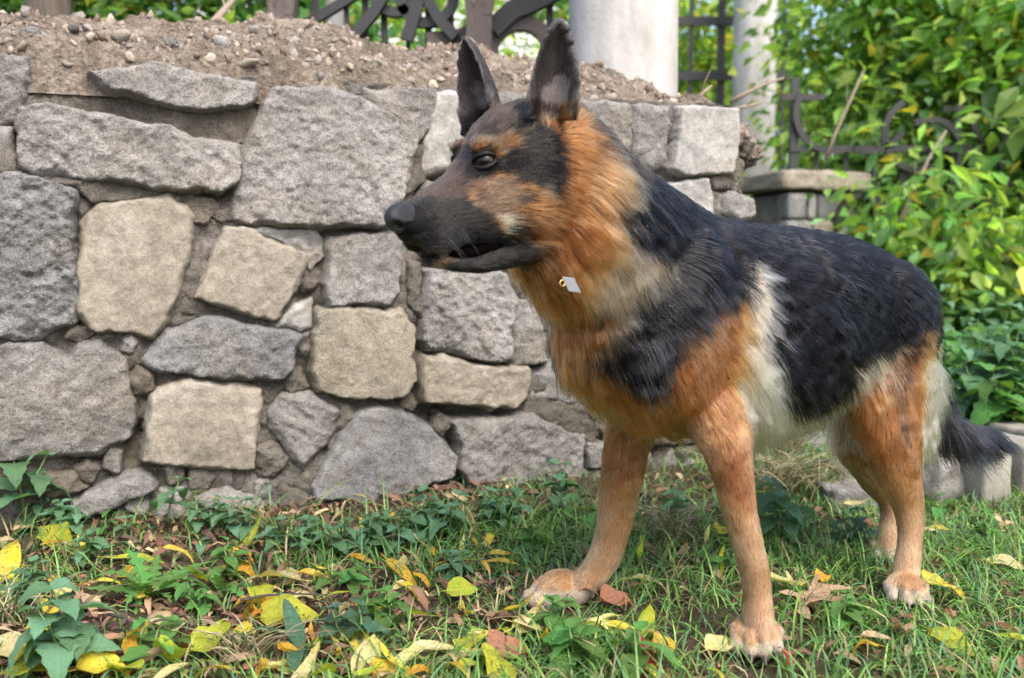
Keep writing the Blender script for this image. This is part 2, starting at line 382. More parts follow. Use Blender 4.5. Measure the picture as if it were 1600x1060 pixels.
SM = {'grey': stone_material('stone_grey', (.23, .222, .208), (.34, .33, .312), (.44, .425, .40), 1.1, .9, .9),
      'light': stone_material('stone_light', (.30, .296, .284), (.42, .41, .392), (.53, .515, .488), 1.1, .9, .5),
      'blue': stone_material('stone_blue', (.20, .21, .218), (.30, .308, .315), (.44, .44, .432), 1.1, .9, .6),
      'beige': stone_material('stone_beige', (.29, .262, .21), (.37, .335, .27), (.41, .385, .335), .55, .5, .5),
      'ochre': stone_material('stone_ochre', (.25, .25, .235), (.35, .315, .235), (.38, .36, .30), .7, .7, .9),
      'pale': stone_material('stone_pale', (.34, .34, .325), (.44, .44, .42), (.52, .51, .48), .6, .5, .6),
      'brown': stone_material('stone_brown', (.115, .10, .08), (.19, .17, .145), (.28, .26, .23), 1.2, .6, 1.)}
m = NT('mortar'); tc = m.n('TexCoord'); v = tc.outputs['Object']
big = m.noise(5, 5, .65, v); mid = m.noise(42, 6, .7, v, .6); fine = m.noise(260, 4, .7, v); vo = m.n('TexVoronoi', i_Scale=75.); m.l(v, vo.inputs['Vector'])
col = m.ramp(big, [(.30, (.082, .074, .065)), (.5, (.15, .138, .124)), (.72, (.24, .225, .208))])
col = m.mix(m.ramp(mid, [(.38, (1, 1, 1)), (.6, (0, 0, 0))]), col, m.mix(1., col, (.55, .52, .48), 'MULTIPLY'))
col = m.mix(m.math('MULTIPLY', m.ramp(fine, [(.55, (0, 0, 0)), (.66, (1, 1, 1))]), .4), col, (.34, .31, .27))
mo = m.noise(9, 5, .7, v); sp = m.n('SeparateXYZ'); m.l(v, sp.inputs[0])
mossf = m.math('MULTIPLY', m.ramp(mo, [(.52, (0, 0, 0)), (.66, (1, 1, 1))]), m.ramp(sp.outputs['Z'], [(.04, (1, 1, 1)), (.35, (.12, .12, .12))]))
col = m.mix(mossf, col, (.060, .068, .028)); m.base(col); m.set(Roughness=.95); m.b.inputs['Specular IOR Level'].default_value = .15
b1 = m.bump(mid, .9, .014); b2 = m.bump(vo.outputs['Distance'], .45, .006, b1); m.l(m.bump(fine, .6, .003, b2), m.b.inputs['Normal'])
mortar_mat = m.m

def poly_dist(P, poly):
    """signed distance to the outline, positive inside"""
    d = np.full(len(P), 9.); n = len(poly); poly = np.asarray(poly)
    for i in range(n):
        a, b = poly[i - 1], poly[i]; ab = b - a; t = np.clip(((P - a) @ ab) / (ab @ ab + 1e-12), 0, 1)
        d = np.minimum(d, np.linalg.norm(P - a - t[:, None] * ab, axis=1))
    x, y = P[:, 0], P[:, 1]; r = np.zeros(len(P), bool)
    for i in range(n):
        x0, y0 = poly[i]; x1, y1 = poly[i - 1]
        if y0 == y1: continue
        r ^= ((y0 > y) != (y1 > y)) & (x < (x1 - x0) * (y - y0) / (y1 - y0) + x0)
    return np.where(r, d, -d)
def stone_heights(U, V, poly, proud, rough, seed, rnd):
    Q = np.stack([U, V, np.full(len(U), seed * 3.7)], 1)
    wob = np.stack([fbm(Q, 22, 3, seed), fbm(Q, 22, 3, seed + 50)], 1) * .0055 + np.stack([vnoise(Q, 110, seed + 3), vnoise(Q, 110, seed + 4)], 1) * .0014
    d = poly_dist(np.stack([U, V], 1) + wob, poly) + .0050
    c = np.mean(poly, 0); size = np.ptp(poly, 0).mean()
    bev = rnd * (.35 + 1.5 * np.clip(.5 + .9 * fbm(Q, 16, 3, seed + 9), 0, 1.3)); edge = np.clip(d / bev, 0, 1) ** .55
    # broken faces: a few random planes, then layered and pitted relief
    rr = random.Random(seed); planes = []
    for k in range(4):
        gx, gy = rr.uniform(-1, 1) * .16 * rough, rr.uniform(-1, 1) * .16 * rough; planes.append(.006 * rough * rr.uniform(-.2, 1.) + gx * (U - c[0] - rr.uniform(-.3, .3) * size) + gy * (V - c[1] - rr.uniform(-.3, .3) * size))
    fac = np.minimum(np.minimum(planes[0], planes[1]), np.maximum(planes[2], planes[3]) + .006); fac = np.clip(fac, -.016, .012)
    an_ = rr.uniform(-1.1, 1.1); ca, sa = math.cos(an_), math.sin(an_)
    St = np.stack([(U * ca + V * sa) * rr.uniform(.4, .9), (-U * sa + V * ca) * rr.uniform(1.1, 1.7), np.full(len(U), seed * 1.3)], 1)
    ridg = 1 - np.abs(fbm(St, 20, 4, seed + 20, .55)); 
    rel = .0030 * fbm(Q, 13, 2, seed + 30) + .0058 * rr.uniform(.15, 1.) * (ridg - .6) + .0042 * rr.uniform(.35, 1.) * fbm(Q, 58, 3, seed + 40, .7)
    h = proud * edge + (fac + rel * rough) * np.clip(edge * 1.2, 0, 1)
    return np.where(d >= 0, h, d * 5.), d
WALL_L, WALL_R, WALL_TOP, WALL_D = -.50, 1.562, .868, .42
_fr = random.Random(12); _pp = np.array([(_fr.uniform(-.02, 1.54), _fr.uniform(.02, .855)) for _ in range(2600)]); _gd = np.full(len(_pp), 9.)
for poly, k, pr, ro in STONES: _gd = np.minimum(_gd, -poly_dist(_pp, poly))
NBIG = len(STONES); _tak = []
for i_ in np.argsort(-_gd):
    r_ = float(min(_gd[i_], .038))
    if r_ < .0105 or len(_tak) > 64: break
    if any(math.hypot(_pp[i_][0] - a, _pp[i_][1] - b) < (r_ + c_) * .86 for a, b, c_ in _tak): continue
    _tak.append((_pp[i_][0], _pp[i_][1], r_)); n_ = _fr.randrange(4, 6); a0 = _fr.random() * 6; sq = _fr.uniform(.75, 1.3)
    STONES.append(([(_pp[i_][0] + r_ * sq * _fr.uniform(.72, 1.02) * math.cos(a0 + 6.283 * q / n_), _pp[i_][1] + r_ / sq * _fr.uniform(.72, 1.02) * math.sin(a0 + 6.283 * q / n_)) for q in range(n_)], _fr.choice(['grey', 'brown', 'brown', 'light', 'brown']), .006 + .008 * _fr.random(), 1.2))
# the mortar bed that holds the stones: a rough front sheet, closed by the end and back faces
su = .0065
us, vs = np.arange(WALL_L, WALL_R + .001, su), np.arange(-.06, WALL_TOP + .004, su)
VV, UU = np.meshgrid(vs, us, indexing='ij'); U, V = UU.ravel(), VV.ravel()
Q = np.stack([U, V, U * 0 + 5.], 1)
dmax = np.full(len(U), -1.)
for poly, k, pr, ro in STONES: dmax = np.maximum(dmax, poly_dist(np.stack([U, V], 1), poly))
gap = np.clip(-dmax, 0, .04)
mh = -.006 + .011 * fbm(Q, 9, 3, 300) + .008 * fbm(Q, 34, 3, 310) + .006 * np.clip(vnoise(Q, 70, 320), 0, 1) - .030 * sm(vnoise(Q, 7, 330), .15, .7)
mh = np.where(gap < .003, mh - .006, mh)
for cu, cv, rad, dep in ((.985, .30, .03, .09), (1.02, .38, .025, .07), (1.06, .30, .03, .06), (.17, .70, .012, .02), (.405, .72, .02, .035), (.40, .64, .012, .03), (1.32, .10, .05, .08), (1.22, .07, .04, .06), (.60, .12, .012, .03), (.20, .20, .02, .03)):
    mh -= dep * np.exp(-((U - cu) ** 2 + ((V - cv) * 1.2) ** 2) / rad ** 2)
mh += .016 * sm(.10 - V, 0, .10) * (1 + fbm(Q, 18, 3, 340))
nU, nV = len(us), len(vs)
FV = np.stack([U, -mh, V], 1); FQ = grid_faces(np.ones((nV, nU), bool))
bk = np.stack([U, np.full(len(U), WALL_D), V], 1)
ring = np.r_[np.arange(nU), np.arange(1, nV) * nU + nU - 1, (nV - 1) * nU + np.arange(nU - 2, -1, -1), np.arange(nV - 2, 0, -1) * nU]
rv = FV[ring].copy(); rv[:, 1] = WALL_D; o0 = len(FV); n_ = len(ring); i_ = np.arange(n_); j_ = (i_ + 1) % n_
side = np.stack([ring[j_], ring[i_], o0 + i_, o0 + j_], 1)
cen = np.stack([np.full(n_, o0 + n_), o0 + j_, o0 + i_, o0 + i_], 1)
core = quad_mesh('mortar_core', np.concatenate([FV, rv, [[.5, WALL_D, .4]]]), np.concatenate([FQ, side]), mortar_mat, wall)
# every stone
for k, (poly, kind, proud, rough) in enumerate(STONES):
    poly = np.array(poly); lo, hi = poly.min(0) - .016, poly.max(0) + .016
    st = .0036 if k < 51 or k >= NBIG else .008
    gu, gv = np.arange(lo[0], hi[0], st), np.arange(lo[1], hi[1], st)
    GV, GU = np.meshgrid(gv, gu, indexing='ij')
    h, d = stone_heights(GU.ravel(), GV.ravel(), poly, proud * .72, rough, 500 + k * 7, .0075)
    mask = (d > -.010).reshape(GU.shape)
    c = poly.mean(0)
    P3 = np.stack([GU.ravel() - c[0], -h, GV.ravel() - c[1]], 1)[mask.ravel()]
    o = quad_mesh('stone', P3, grid_faces(mask), SM[kind], wall); o.location = (c[0], 0, c[1])
# crumbled mortar and gravel heaped along the top
su = .006
us, ws = np.arange(WALL_L, WALL_R - .045, su), np.arange(-.003, WALL_D + .02, su)
WW, UU = np.meshgrid(ws, us, indexing='ij'); U, Wd = UU.ravel(), WW.ravel(); Q = np.stack([U, Wd, U * 0 + 2.], 1)
lip = .868 + .018 * vnoise(np.stack([U, U * 0, U * 0], 1), 6, 700) + .010 * (1 - U / 1.5)
tz = lip - .030 * sm(.012 - Wd, 0, .015) + .012 * fbm(np.stack([U, Wd * .3, U * 0], 1), 30, 2, 705) * sm(.05 - Wd, 0, .04) + .150 * sm(Wd, -.06, .42) ** .95 + .020 * fbm(Q, 7, 3, 710) + .017 * fbm(Q * np.array([.6, 1.5, 1]), 24, 3, 720) + .013 * (1 - np.abs(fbm(Q * np.array([.6, 1.6, 1]), 40, 4, 730, .6)))
tz -= .10 * sm(U, 1.36, 1.54) * sm(Wd, .02, .3) 
tz = np.maximum(tz, .80); tz = np.where(Wd < ws[0] + su * .5, .815, tz)
m = NT('crumbled_mortar'); tc = m.n('TexCoord'); v = tc.outputs['Object']
big = m.noise(7, 5, .65, v); mid = m.noise(60, 6, .7, v, .8); vo = m.n('TexVoronoi', i_Scale=95.); m.l(v, vo.inputs['Vector']); fine = m.noise(330, 3, .7, v)
col = m.ramp(big, [(.3, (.15, .124, .10)), (.5, (.26, .22, .182)), (.72, (.38, .335, .285))]); col = m.mix(m.ramp(mid, [(.35, (1, 1, 1)), (.62, (0, 0, 0))]), col, m.mix(1., col, (.5, .45, .40), 'MULTIPLY'))
m.base(col); m.set(Roughness=.95); m.b.inputs['Specular IOR Level'].default_value = .15
b1 = m.bump(mid, 1., .016); b2 = m.bump(vo.outputs['Distance'], .8, .008, b1); m.l(m.bump(fine, .6, .003, b2), m.b.inputs['Normal']); crumb_mat = m.m
TVs = np.stack([U, Wd, tz], 1)
top = quad_mesh('rubble_top', TVs, grid_faces(np.ones(UU.shape, bool)), crumb_mat, wall)
def top_z(u, w_): i = int(np.clip(round((u - us[0]) / su), 0, len(us) - 1)); j = int(np.clip(round((w_ - ws[0]) / su), 0, len(ws) - 1)); return tz[j * len(us) + i]
# a lump: an uneven rock-like blob
def lump(r, seed, n=14, mrows=10, amp=.35):
    v, f = uv_sphere(n, mrows); d = 1 + amp * fbm(v, 1.3, 3, seed) + amp * .35 * fbm(v, 4., 2, seed + 5); return v * d[:, None] * np.asarray(r), f
# gravel: many small stones lying in the mortar, one mass
gvs, gfs, gcs, off = [], [], [], 0
TM = [lump(1., 900 + k, 8, 6, .4) for k in range(6)]
for k in range(3000):
    u, w_ = random.uniform(WALL_L, WALL_R - .06), random.uniform(.0, WALL_D - .01); r = .0030 + .0085 * random.random() ** 3
    if w_ > .3 and random.random() < .4: r *= 1.4
    v, f = TM[k % 6]; R = Euler((random.random() * 6, random.random() * 6, random.random() * 6)).to_matrix()
    vv = (v * np.array([1.25, 1, .65]) * r) @ np.array(R).T + np.array([u, w_, top_z(u, w_) + r * random.uniform(-.5, .25)])
    gvs.append(vv); gfs += [tuple(i + off for i in q) for q in f]; off += len(v)
    c = random.choice([(.24, .185, .145), (.30, .245, .195), (.19, .145, .11), (.26, .235, .215), (.16, .115, .09), (.36, .31, .25)]); gcs.append(np.tile(np.array(c) * random.uniform(.75, 1.15), (len(v), 1)))
m = NT('gravel'); at_ = m.n('Attribute', attribute_name='col'); tc = m.n('TexCoord'); fn = m.noise(260, 3, .7, tc.outputs['Object']); m.base(m.mix(m.ramp(fn, [(.35, (1, 1, 1)), (.6, (0, 0, 0))]), at_.outputs['Color'], m.mix(1., at_.outputs['Color'], (.6, .57, .53), 'MULTIPLY')))
m.set(Roughness=.92); m.l(m.bump(fn, .5, .003), m.b.inputs['Normal']); gravel_mat = m.m
g = mesh_obj('gravel', np.concatenate(gvs), gfs, gravel_mat, wall, True); color_attr(g, np.concatenate(gcs)); g['kind'] = 'stuff'
# the larger pebbles and flakes one can pick out
for u, w_, r, s_, sd, mat in ((.418, .055, (.020, .016, .015), .6, 1, 'pale'), (.085, .06, (.015, .012, .012), .6, 2, 'blue'), (.235, .05, (.018, .012, .013), .5, 3, 'beige'), (.155, .045, (.014, .01, .009), .5, 4, 'blue'), (.045, .05, (.016, .012, .008), .5, 5, 'beige'),
                              (.50, .20, (.016, .013, .011), .5, 6, 'grey'), (.46, .025, (.03, .012, .008), .3, 7, 'beige'), (.62, .12, (.016, .012, .009), .5, 8, 'pale'), (.73, .08, (.018, .014, .010), .5, 9, 'beige'), (.85, .22, (.017, .014, .012), .5, 10, 'grey'), (1.20, .17, (.018, .014, .011), .5, 11, 'blue'), (1.28, .09, (.016, .012, .010), .5, 12, 'beige'), (.33, .16, (.018, .013, .012), .5, 13, 'grey'), (.20, .22, (.02, .016, .012), .5, 14, 'beige')):
    v, f = lump(r, 950 + sd, 18, 12, .16); o = mesh_obj('pebble', v, f, SM[mat], wall); o.location = (u, w_ - .02, top_z(u, w_ - .02) + r[2] * s_); o.rotation_euler = (0, .2, random.random() * 6)
# broken end of the wall: lumps of mortar and rubble sticking out
for c, r, sd, mat in (((1.600, .10, .795), (.060, .07, .050), 1, crumb_mat), ((1.655, .12, .765), (.052, .06, .034), 2, crumb_mat), ((1.575, .06, .690), (.040, .07, .085), 3, mortar_mat), ((1.600, .10, .630), (.045, .07, .045), 4, SM['grey']), ((1.57, .12, .52), (.05, .09, .09), 5, mortar_mat),
                      ((1.60, .12, .40), (.06, .10, .08), 6, SM['grey']), ((1.57, .12, .26), (.06, .10, .10), 7, mortar_mat), ((1.61, .12, .12), (.08, .11, .10), 8, SM['brown']), ((1.54, .20, .85), (.05, .12, .06), 9, crumb_mat)):
    v, f = lump(1., 980 + sd * 3, 44, 30, .26); v = v * (1 + .09 * fbm(v, 9., 3, 77 + sd))[:, None] * np.array(r); o = mesh_obj('broken_mortar', v, f, mat, wall); o.location = c
# ================================================================== columns, low pier, fences, house behind
m = NT('column_plaster'); tc = m.n('TexCoord'); v = tc.outputs['Object']; sp = m.n('SeparateXYZ'); m.l(v, sp.inputs[0])
mp = m.n('Mapping'); mp.inputs['Scale'].default_value = (1, 1, .35); m.l(v, mp.inputs['Vector'])
n1 = m.noise(5, 6, .68, mp.outputs[0]); n2 = m.noise(60, 5, .7, v); n3 = m.noise(2.2, 4, .6, mp.outputs[0])
c = m.ramp(n1, [(.30, (.20, .188, .17)), (.48, (.34, .33, .315)), (.62, (.45, .445, .44))])
c = m.mix(m.math('MULTIPLY', m.ramp(n3, [(.46, (0, 0, 0)), (.60, (1, 1, 1))]), .55), c, (.27, .235, .20))
c = m.mix(m.math('MULTIPLY', m.ramp(n2, [(.58, (0, 0, 0)), (.72, (1, 1, 1))]), .45), c, (.20, .18, .16))
m.base(c); m.set(Roughness=.85); m.l(m.bump(n2, .35, .006), m.b.inputs['Normal']); plaster = m.m
def column(x, y, r, h, label):
    t = empty('column', (x, y, 0)); n = 56; rows = 40; v = []
    for j in range(rows + 1):
        z = h * j / rows
        for i in range(n): a = 2 * math.pi * i / n; v.append((r * math.cos(a), r * math.sin(a), z))
    v = np.array(v); v[:, :2] *= (1 + .012 * fbm(v, 5, 3, int(abs(x) * 100)))[:, None]
    f = [(j * n + i, j * n + (i + 1) % n, (j + 1) * n + (i + 1) % n, (j + 1) * n + i) for j in range(rows) for i in range(n)]
    mesh_obj('shaft', v, f, plaster, t)
    v2, f2 = [], []
    for k, (rr_, z) in enumerate(((r * 1.35, 0), (r * 1.35, .10), (r * 1.18, .14), (r * 1.02, .16))):
        for i in range(n): a = 2 * math.pi * i / n; v2.append((rr_ * math.cos(a), rr_ * math.sin(a), z))
    for j in range(3):
        for i in range(n): f2.append((j * n + i, j * n + (i + 1) % n, (j + 1) * n + (i + 1) % n, (j + 1) * n + i))
    mesh_obj('base', v2, f2, plaster, t)
    v3 = [(p_[0], p_[1], h + .0 + (.16 - p_[2])) for p_ in v2]; mesh_obj('capital', v3, [q[::-1] for q in f2], plaster, t)
    tag(t, label, 'column', 'plastered columns', kind='thing'); return t
_c = at(973, 110, 2.80); column(_c[0], _c[1], .149, 2.7, 'thick pale plastered column standing right behind the stone wall')
_c = at(1177, 200, 6.60); column(_c[0], _c[1], .138, 2.8, 'slimmer looking pale column standing far back beyond the broken wall end')

# low stone pier with a slab on top, beyond the gap
pier = empty('stone_pier', (0, 0, 0)); P0 = at(1250, 300, 4.7); pier.location = (P0[0], P0[1], 0); pier.rotation_euler.z = math.radians(20.4)
def rough_box(name, sx, sy, sz, loc, mat, parent, seed, amp=.006, cuts=9, rz=0.):
    v, f = [], []; off = 0
    for ax in range(3):
        for sg in (-1, 1):
            b = [k for k in range(3) if k != ax]; g = np.linspace(-1, 1, cuts + 1)
            A, B = np.meshgrid(g, g, indexing='ij'); p = np.zeros((A.size, 3)); p[:, ax] = sg; p[:, b[0]] = A.ravel(); p[:, b[1]] = B.ravel()
            fq = grid_faces(np.ones(A.shape, bool)); flip = (sg > 0) ^ (ax == 1)
            v.append(p); f.append((fq if flip else fq[:, ::-1]) + off); off += len(p)
    v = np.concatenate(v); f = np.concatenate(f)
    v = np.sign(v) * np.abs(v) ** .92; nn = v / (np.linalg.norm(v, axis=1)[:, None]); rd = 1 - .05 * (np.sort(np.abs(v), 1)[:, 1]) ** 8 - .04 * (np.sort(np.abs(v), 1)[:, 0]) ** 8
    p = v * rd[:, None] * np.array([sx, sy, sz]) / 2
    p = p + nn * (amp * fbm(p * 1., 9, 3, seed) + amp * .5 * fbm(p, 40, 2, seed + 3))[:, None]
    o = quad_mesh(name, p, f, mat, parent); bm = bmesh.new(); bm.from_mesh(o.data); bmesh.ops.remove_doubles(bm, verts=bm.verts, dist=.0004); bmesh.ops.recalc_face_normals(bm, faces=bm.faces); bm.to_mesh(o.data); bm.free()
    o.location = loc; o.rotation_euler.z = rz; return o
rough_box('cap_slab', .50, .46, .090, (.0, 0, .855), SM['beige'], pier, 11, .008, 14)
rough_box('mortar_core', .40, .38, .80, (-.01, .01, .405), mortar_mat, pier, 12, .006, 12)
_rr = random.Random(4); z = .74
for row, (hgt, ws_) in enumerate(((.13, (.11, .05, .13, .10)), (.15, (.14, .12, .13)), (.14, (.09, .17, .13)), (.15, (.15, .10, .14)), (.14, (.12, .15, .12)))):
    x = -.215
    for k, wdt in enumerate(ws_):
        o = rough_box('stone', wdt - .012, .10, hgt - .014, (x + wdt / 2, -.155, z), SM[['blue', 'pale', 'blue', 'beige', 'light', 'pale'][(row * 2 + k) % 6]], pier, 20 + row * 7 + k, .004, 6); x += wdt
    z -= hgt
tag(pier, 'low stone block pier with a mossy slab on top behind the dog', 'pier', kind='thing')

m = NT('iron_paint'); n1 = m.noise(60, 4, .6); m.base(m.ramp(n1, [(.35, (.008, .008, .009)), (.65, (.016, .016, .018))])); m.set(Roughness=.55); iron = m.m
m = NT('weathered_iron'); n1 = m.noise(24, 5, .65); m.base(m.ramp(n1, [(.35, (.055, .042, .038)), (.65, (.115, .090, .080))])); m.set(Roughness=.75); m.l(m.bump(n1, .3, .01), m.b.inputs['Normal']); rust_iron = m.m
def flat_bar(path, wdt, dep, name, mat, parent):
    """rectangular section swept along a path that lies in the x-z plane of its parent"""
    P = [np.asarray(p, float) for p in path]; v, f = [], []
    for i, p in enumerate(P):
        t = nrm(P[min(i + 1, len(P) - 1)] - P[max(i - 1, 0)]); n_ = np.array([-t[2], 0, t[0]]); y = np.array([0, 1., 0])
        for a, b in ((-1, -1), (1, -1), (1, 1), (-1, 1)): v.append(p + n_ * a * wdt / 2 + y * b * dep / 2)
    for i in range(len(P) - 1):
        for k in range(4): f.append((i * 4 + k, i * 4 + (k + 1) % 4, i * 4 + 4 + (k + 1) % 4, i * 4 + 4 + k))
    f += [(3, 2, 1, 0), tuple(len(P) * 4 - 4 + k for k in range(4))]
    return mesh_obj(name, v, f, mat, parent, False)
def arc(cx, cz, r, a0, a1, n=18, sx=1.): return [(cx + sx * r * math.cos(math.radians(a0 + (a1 - a0) * i / n)), 0, cz + r * math.sin(math.radians(a0 + (a1 - a0) * i / n))) for i in range(n + 1)]
# scrolled iron railing seen over the wall: built in its own x-z plane
RY = 3.35
rail = empty('iron_railing', (0, RY, 0))
def rx(px): return (px - 800) / _RAYF * RY
def rz_(py): return CAM_H + (400 - py) / _RAYF * RY
for px in (497, 545, 574, 603, 640, 671, 706): flat_bar([(rx(px), .03, .0), (rx(px), .03, 2.1)], .020 if px not in (545, 640) else .014, .02, 'bar', iron, rail)
flat_bar([(rx(490), .0, rz_(46)), (rx(560), 0, rz_(5)), (rx(640), 0, rz_(-40)), (rx(760), 0, rz_(-110))], .030, .03, 'brace', iron, rail)
for cx, cz, r in ((622, -10, 36), (670, 0, 42)):
    flat_bar([(rx(cx - r), -.02, 2.0)] + arc(rx(cx), rz_(cz + 4), r / _RAYF * RY, 180, 360, 18)[1:-1] + [(rx(cx + r), -.02, 2.0)], .032, .035, 'loop', iron, rail)
flat_bar([(rx(555), -.03, rz_(75)), (rx(590), -.03, rz_(35)), (rx(625), -.03, rz_(-20)), (rx(640), -.03, rz_(-80))], .036, .03, 'scroll', iron, rail)
flat_bar([(rx(640), -.03, rz_(75)), (rx(655), -.03, rz_(30)), (rx(668), -.03, rz_(-20)), (rx(690), -.03, rz_(-80))], .040, .03, 'scroll', iron, rail)
flat_bar([(rx(648), -.03, rz_(-40)), (rx(668), -.03, rz_(5)), (rx(690), -.03, rz_(45)), (rx(715), -.03, rz_(70))], .034, .03, 'scroll', iron, rail)
flat_bar([(rx(670), .0, rz_(72)), (rx(720), 0, rz_(66)), (rx(760), 0, rz_(50))], .045, .035, 'scroll', rust_iron, rail)
flat_bar([(rx(480), .05, .55), (rx(900), .05, .55)], .03, .03, 'rail', iron, rail); flat_bar([(rx(480), .05, 2.05), (rx(900), .05, 2.05)], .03, .03, 'rail', iron, rail)
flat_bar(arc(rx(813), rz_(92), 46 / _RAYF * RY, 200, -20, 26), .048, .04, 'arch', rust_iron, rail)
flat_bar([(rx(770), -.02, rz_(58)), (rx(800), -.02, rz_(30)), (rx(830), -.02, rz_(18)), (rx(885), -.02, rz_(-10))], .062, .04, 'scroll', iron, rail)
flat_bar([(rx(858), .03, 0), (rx(858), .03, 2.1)], .022, .02, 'bar', iron, rail)
tag(rail, 'dark scrolled iron railing rising behind the top of the stone wall', 'railing', kind='thing')
def flared_post(px0, px1, ytop, label):
    t = empty('flared_post', (rx((px0 + px1) / 2), RY - .10, 0)); w0 = rx(px1) - rx(px0)
    flat_bar([(0, 0, 0), (0, 0, rz_(40))], w0 * .80, .07, 'shaft', rust_iron, t)
    for s_ in (-1, 0, 1):
        flat_bar([(s_ * w0 * .26, -.012 * s_, rz_(48)), (s_ * w0 * .33, -.012 * s_, rz_(20)), (s_ * w0 * .52, -.012 * s_, rz_(-20)), (s_ * w0 * .95, -.012 * s_, rz_(-80)), (s_ * w0 * 1.3, -.012 * s_, rz_(-160))], w0 * .30, .05, 'prong', rust_iron, t)
    tag(t, label, 'post', 'flared railing posts', kind='thing')
flared_post(437, 484, 0, 'brown three pronged iron post nearest the pale pole'); flared_post(728, 775, 0, 'brown three pronged iron post between the ears of the dog')
po = empty('pole', (rx(512), RY + .25, 0)); v, f = tube_mesh([(0, 0, 0), (0, 0, 1.3), (0, 0, 2.6)], .034, 16); mesh_obj('shaft', v, f, plaster, po); v, f = tube_mesh([(0, 0, 2.6), (0, 0, 2.63)], .04, 16); mesh_obj('cap', v, f, iron, po)
tag(po, 'thin pale upright pole behind the scrolled railing', 'pole', kind='thing')
# black fence on the right, half hidden in leaves
FY = 4.55
fen = empty('iron_fence', (0, FY, 0))
def fx(px): return (px - 800) / _RAYF * FY
def fz(py): return CAM_H + (400 - py) / _RAYF * FY
for px, yt in ((1234, 128), (1404, 262), (1484, 168), (1560, 200), (1680, 160)): flat_bar([(fx(px), 0, 0), (fx(px), 0, fz(yt))], .034, .034, 'post', iron, fen)
for px in (1272, 1318, 1362, 1445, 1522, 1600, 1640): flat_bar([(fx(px), .02, 0), (fx(px), .02, fz(240))], .016, .016, 'bar', iron, fen)
for y0, a, b in ((236, 1228, 1690), (311, 1228, 1690), (385, 1228, 1690), (158, 1212, 1278), (176, 1460, 1500)): flat_bar([(fx(a), -.015, fz(y0)), (fx(b), -.015, fz(y0))], .028, .02, 'rail', iron, fen)
for cx, cy, r, a0, a1 in ((1292, 182, 58, 150, 290), (1425, 214, 55, 120, 300), (1345, 180, 60, 250, 330), (1545, 192, 40, 180, 400), (1440, 240, 48, -60, 120), (1500, 290, 40, 200, 340), (1340, 345, 38, 20, 200), (1430, 350, 34, 180, 350), (1610, 250, 60, 100, 260)):
    flat_bar([(p_[0], -.03, p_[2]) for p_ in arc(fx(cx), fz(cy), r / _RAYF * FY, a0, a1, 20)], .028, .018, 'scroll', iron, fen)
tag(fen, 'black scrolled iron fence overgrown by leaves to the right', 'fence', kind='thing')
F2 = 7.0; fen2 = empty('iron_fence', (0, F2, 0))
for px in (1040, 1074, 1120, 1152, 1180, 1215): flat_bar([((px - 800) / _RAYF * F2, 0, 0), ((px - 800) / _RAYF * F2, 0, CAM_H + 430 / _RAYF * F2)], .05 if px == 1120 else .028, .03, 'bar', iron, fen2)
for y0 in (44, 126, 330): flat_bar([((1000 - 800) / _RAYF * F2, -.02, CAM_H + (400 - y0) / _RAYF * F2), ((1225 - 800) / _RAYF * F2, -.02, CAM_H + (400 - y0) / _RAYF * F2)], .06 if y0 < 200 else .04, .03, 'rail', iron, fen2)
tag(fen2, 'plain black bar fence visible between the two pale columns', 'fence', kind='thing')
# white weatherboarded house far behind the railing
ho = empty('house', (-.9, 11., 0)); m = NT('white_boards'); n1 = m.noise(30, 3); m.base(m.ramp(n1, [(.3, (.70, .72, .74)), (.7, (.80, .81, .82))])); m.set(Roughness=.6); wb = m.m
quad_mesh('wall', [(-2.6, .03, 0), (2.6, .03, 0), (2.6, .03, 3.6), (-2.6, .03, 3.6), (-2.6, 3, 0), (2.6, 3, 0), (2.6, 3, 3.6), (-2.6, 3, 3.6)], [(0, 1, 2, 3), (1, 5, 6, 2), (5, 4, 7, 6), (4, 0, 3, 7)], wb, ho, False)
b0 = None
for k in range(26):
    if b0 is None: b0 = b = mesh_obj('board', [(-2.6, -.005, 0), (2.6, -.005, 0), (2.6, .018, .15), (-2.6, .018, .15), (-2.6, .02, 0), (2.6, .02, 0)], [(0, 1, 2, 3), (4, 5, 1, 0)], wb, ho, False)
    else: b = b0.copy(); COL.objects.link(b)
    b.location = (0, 0, k * .14)
m = NT('roof_sheet'); m.base((.16, .14, .135)); m.set(Roughness=.6)
quad_mesh('roof', [(-2.8, -.3, 3.55), (2.8, -.3, 3.55), (2.8, 1.5, 4.6), (-2.8, 1.5, 4.6), (2.8, 3.3, 3.55), (-2.8, 3.3, 3.55)], [(0, 1, 2, 3), (3, 2, 4, 5)], m.m, ho, False)
tag(ho, 'white weatherboarded house glimpsed through the railing', 'house', kind='thing')

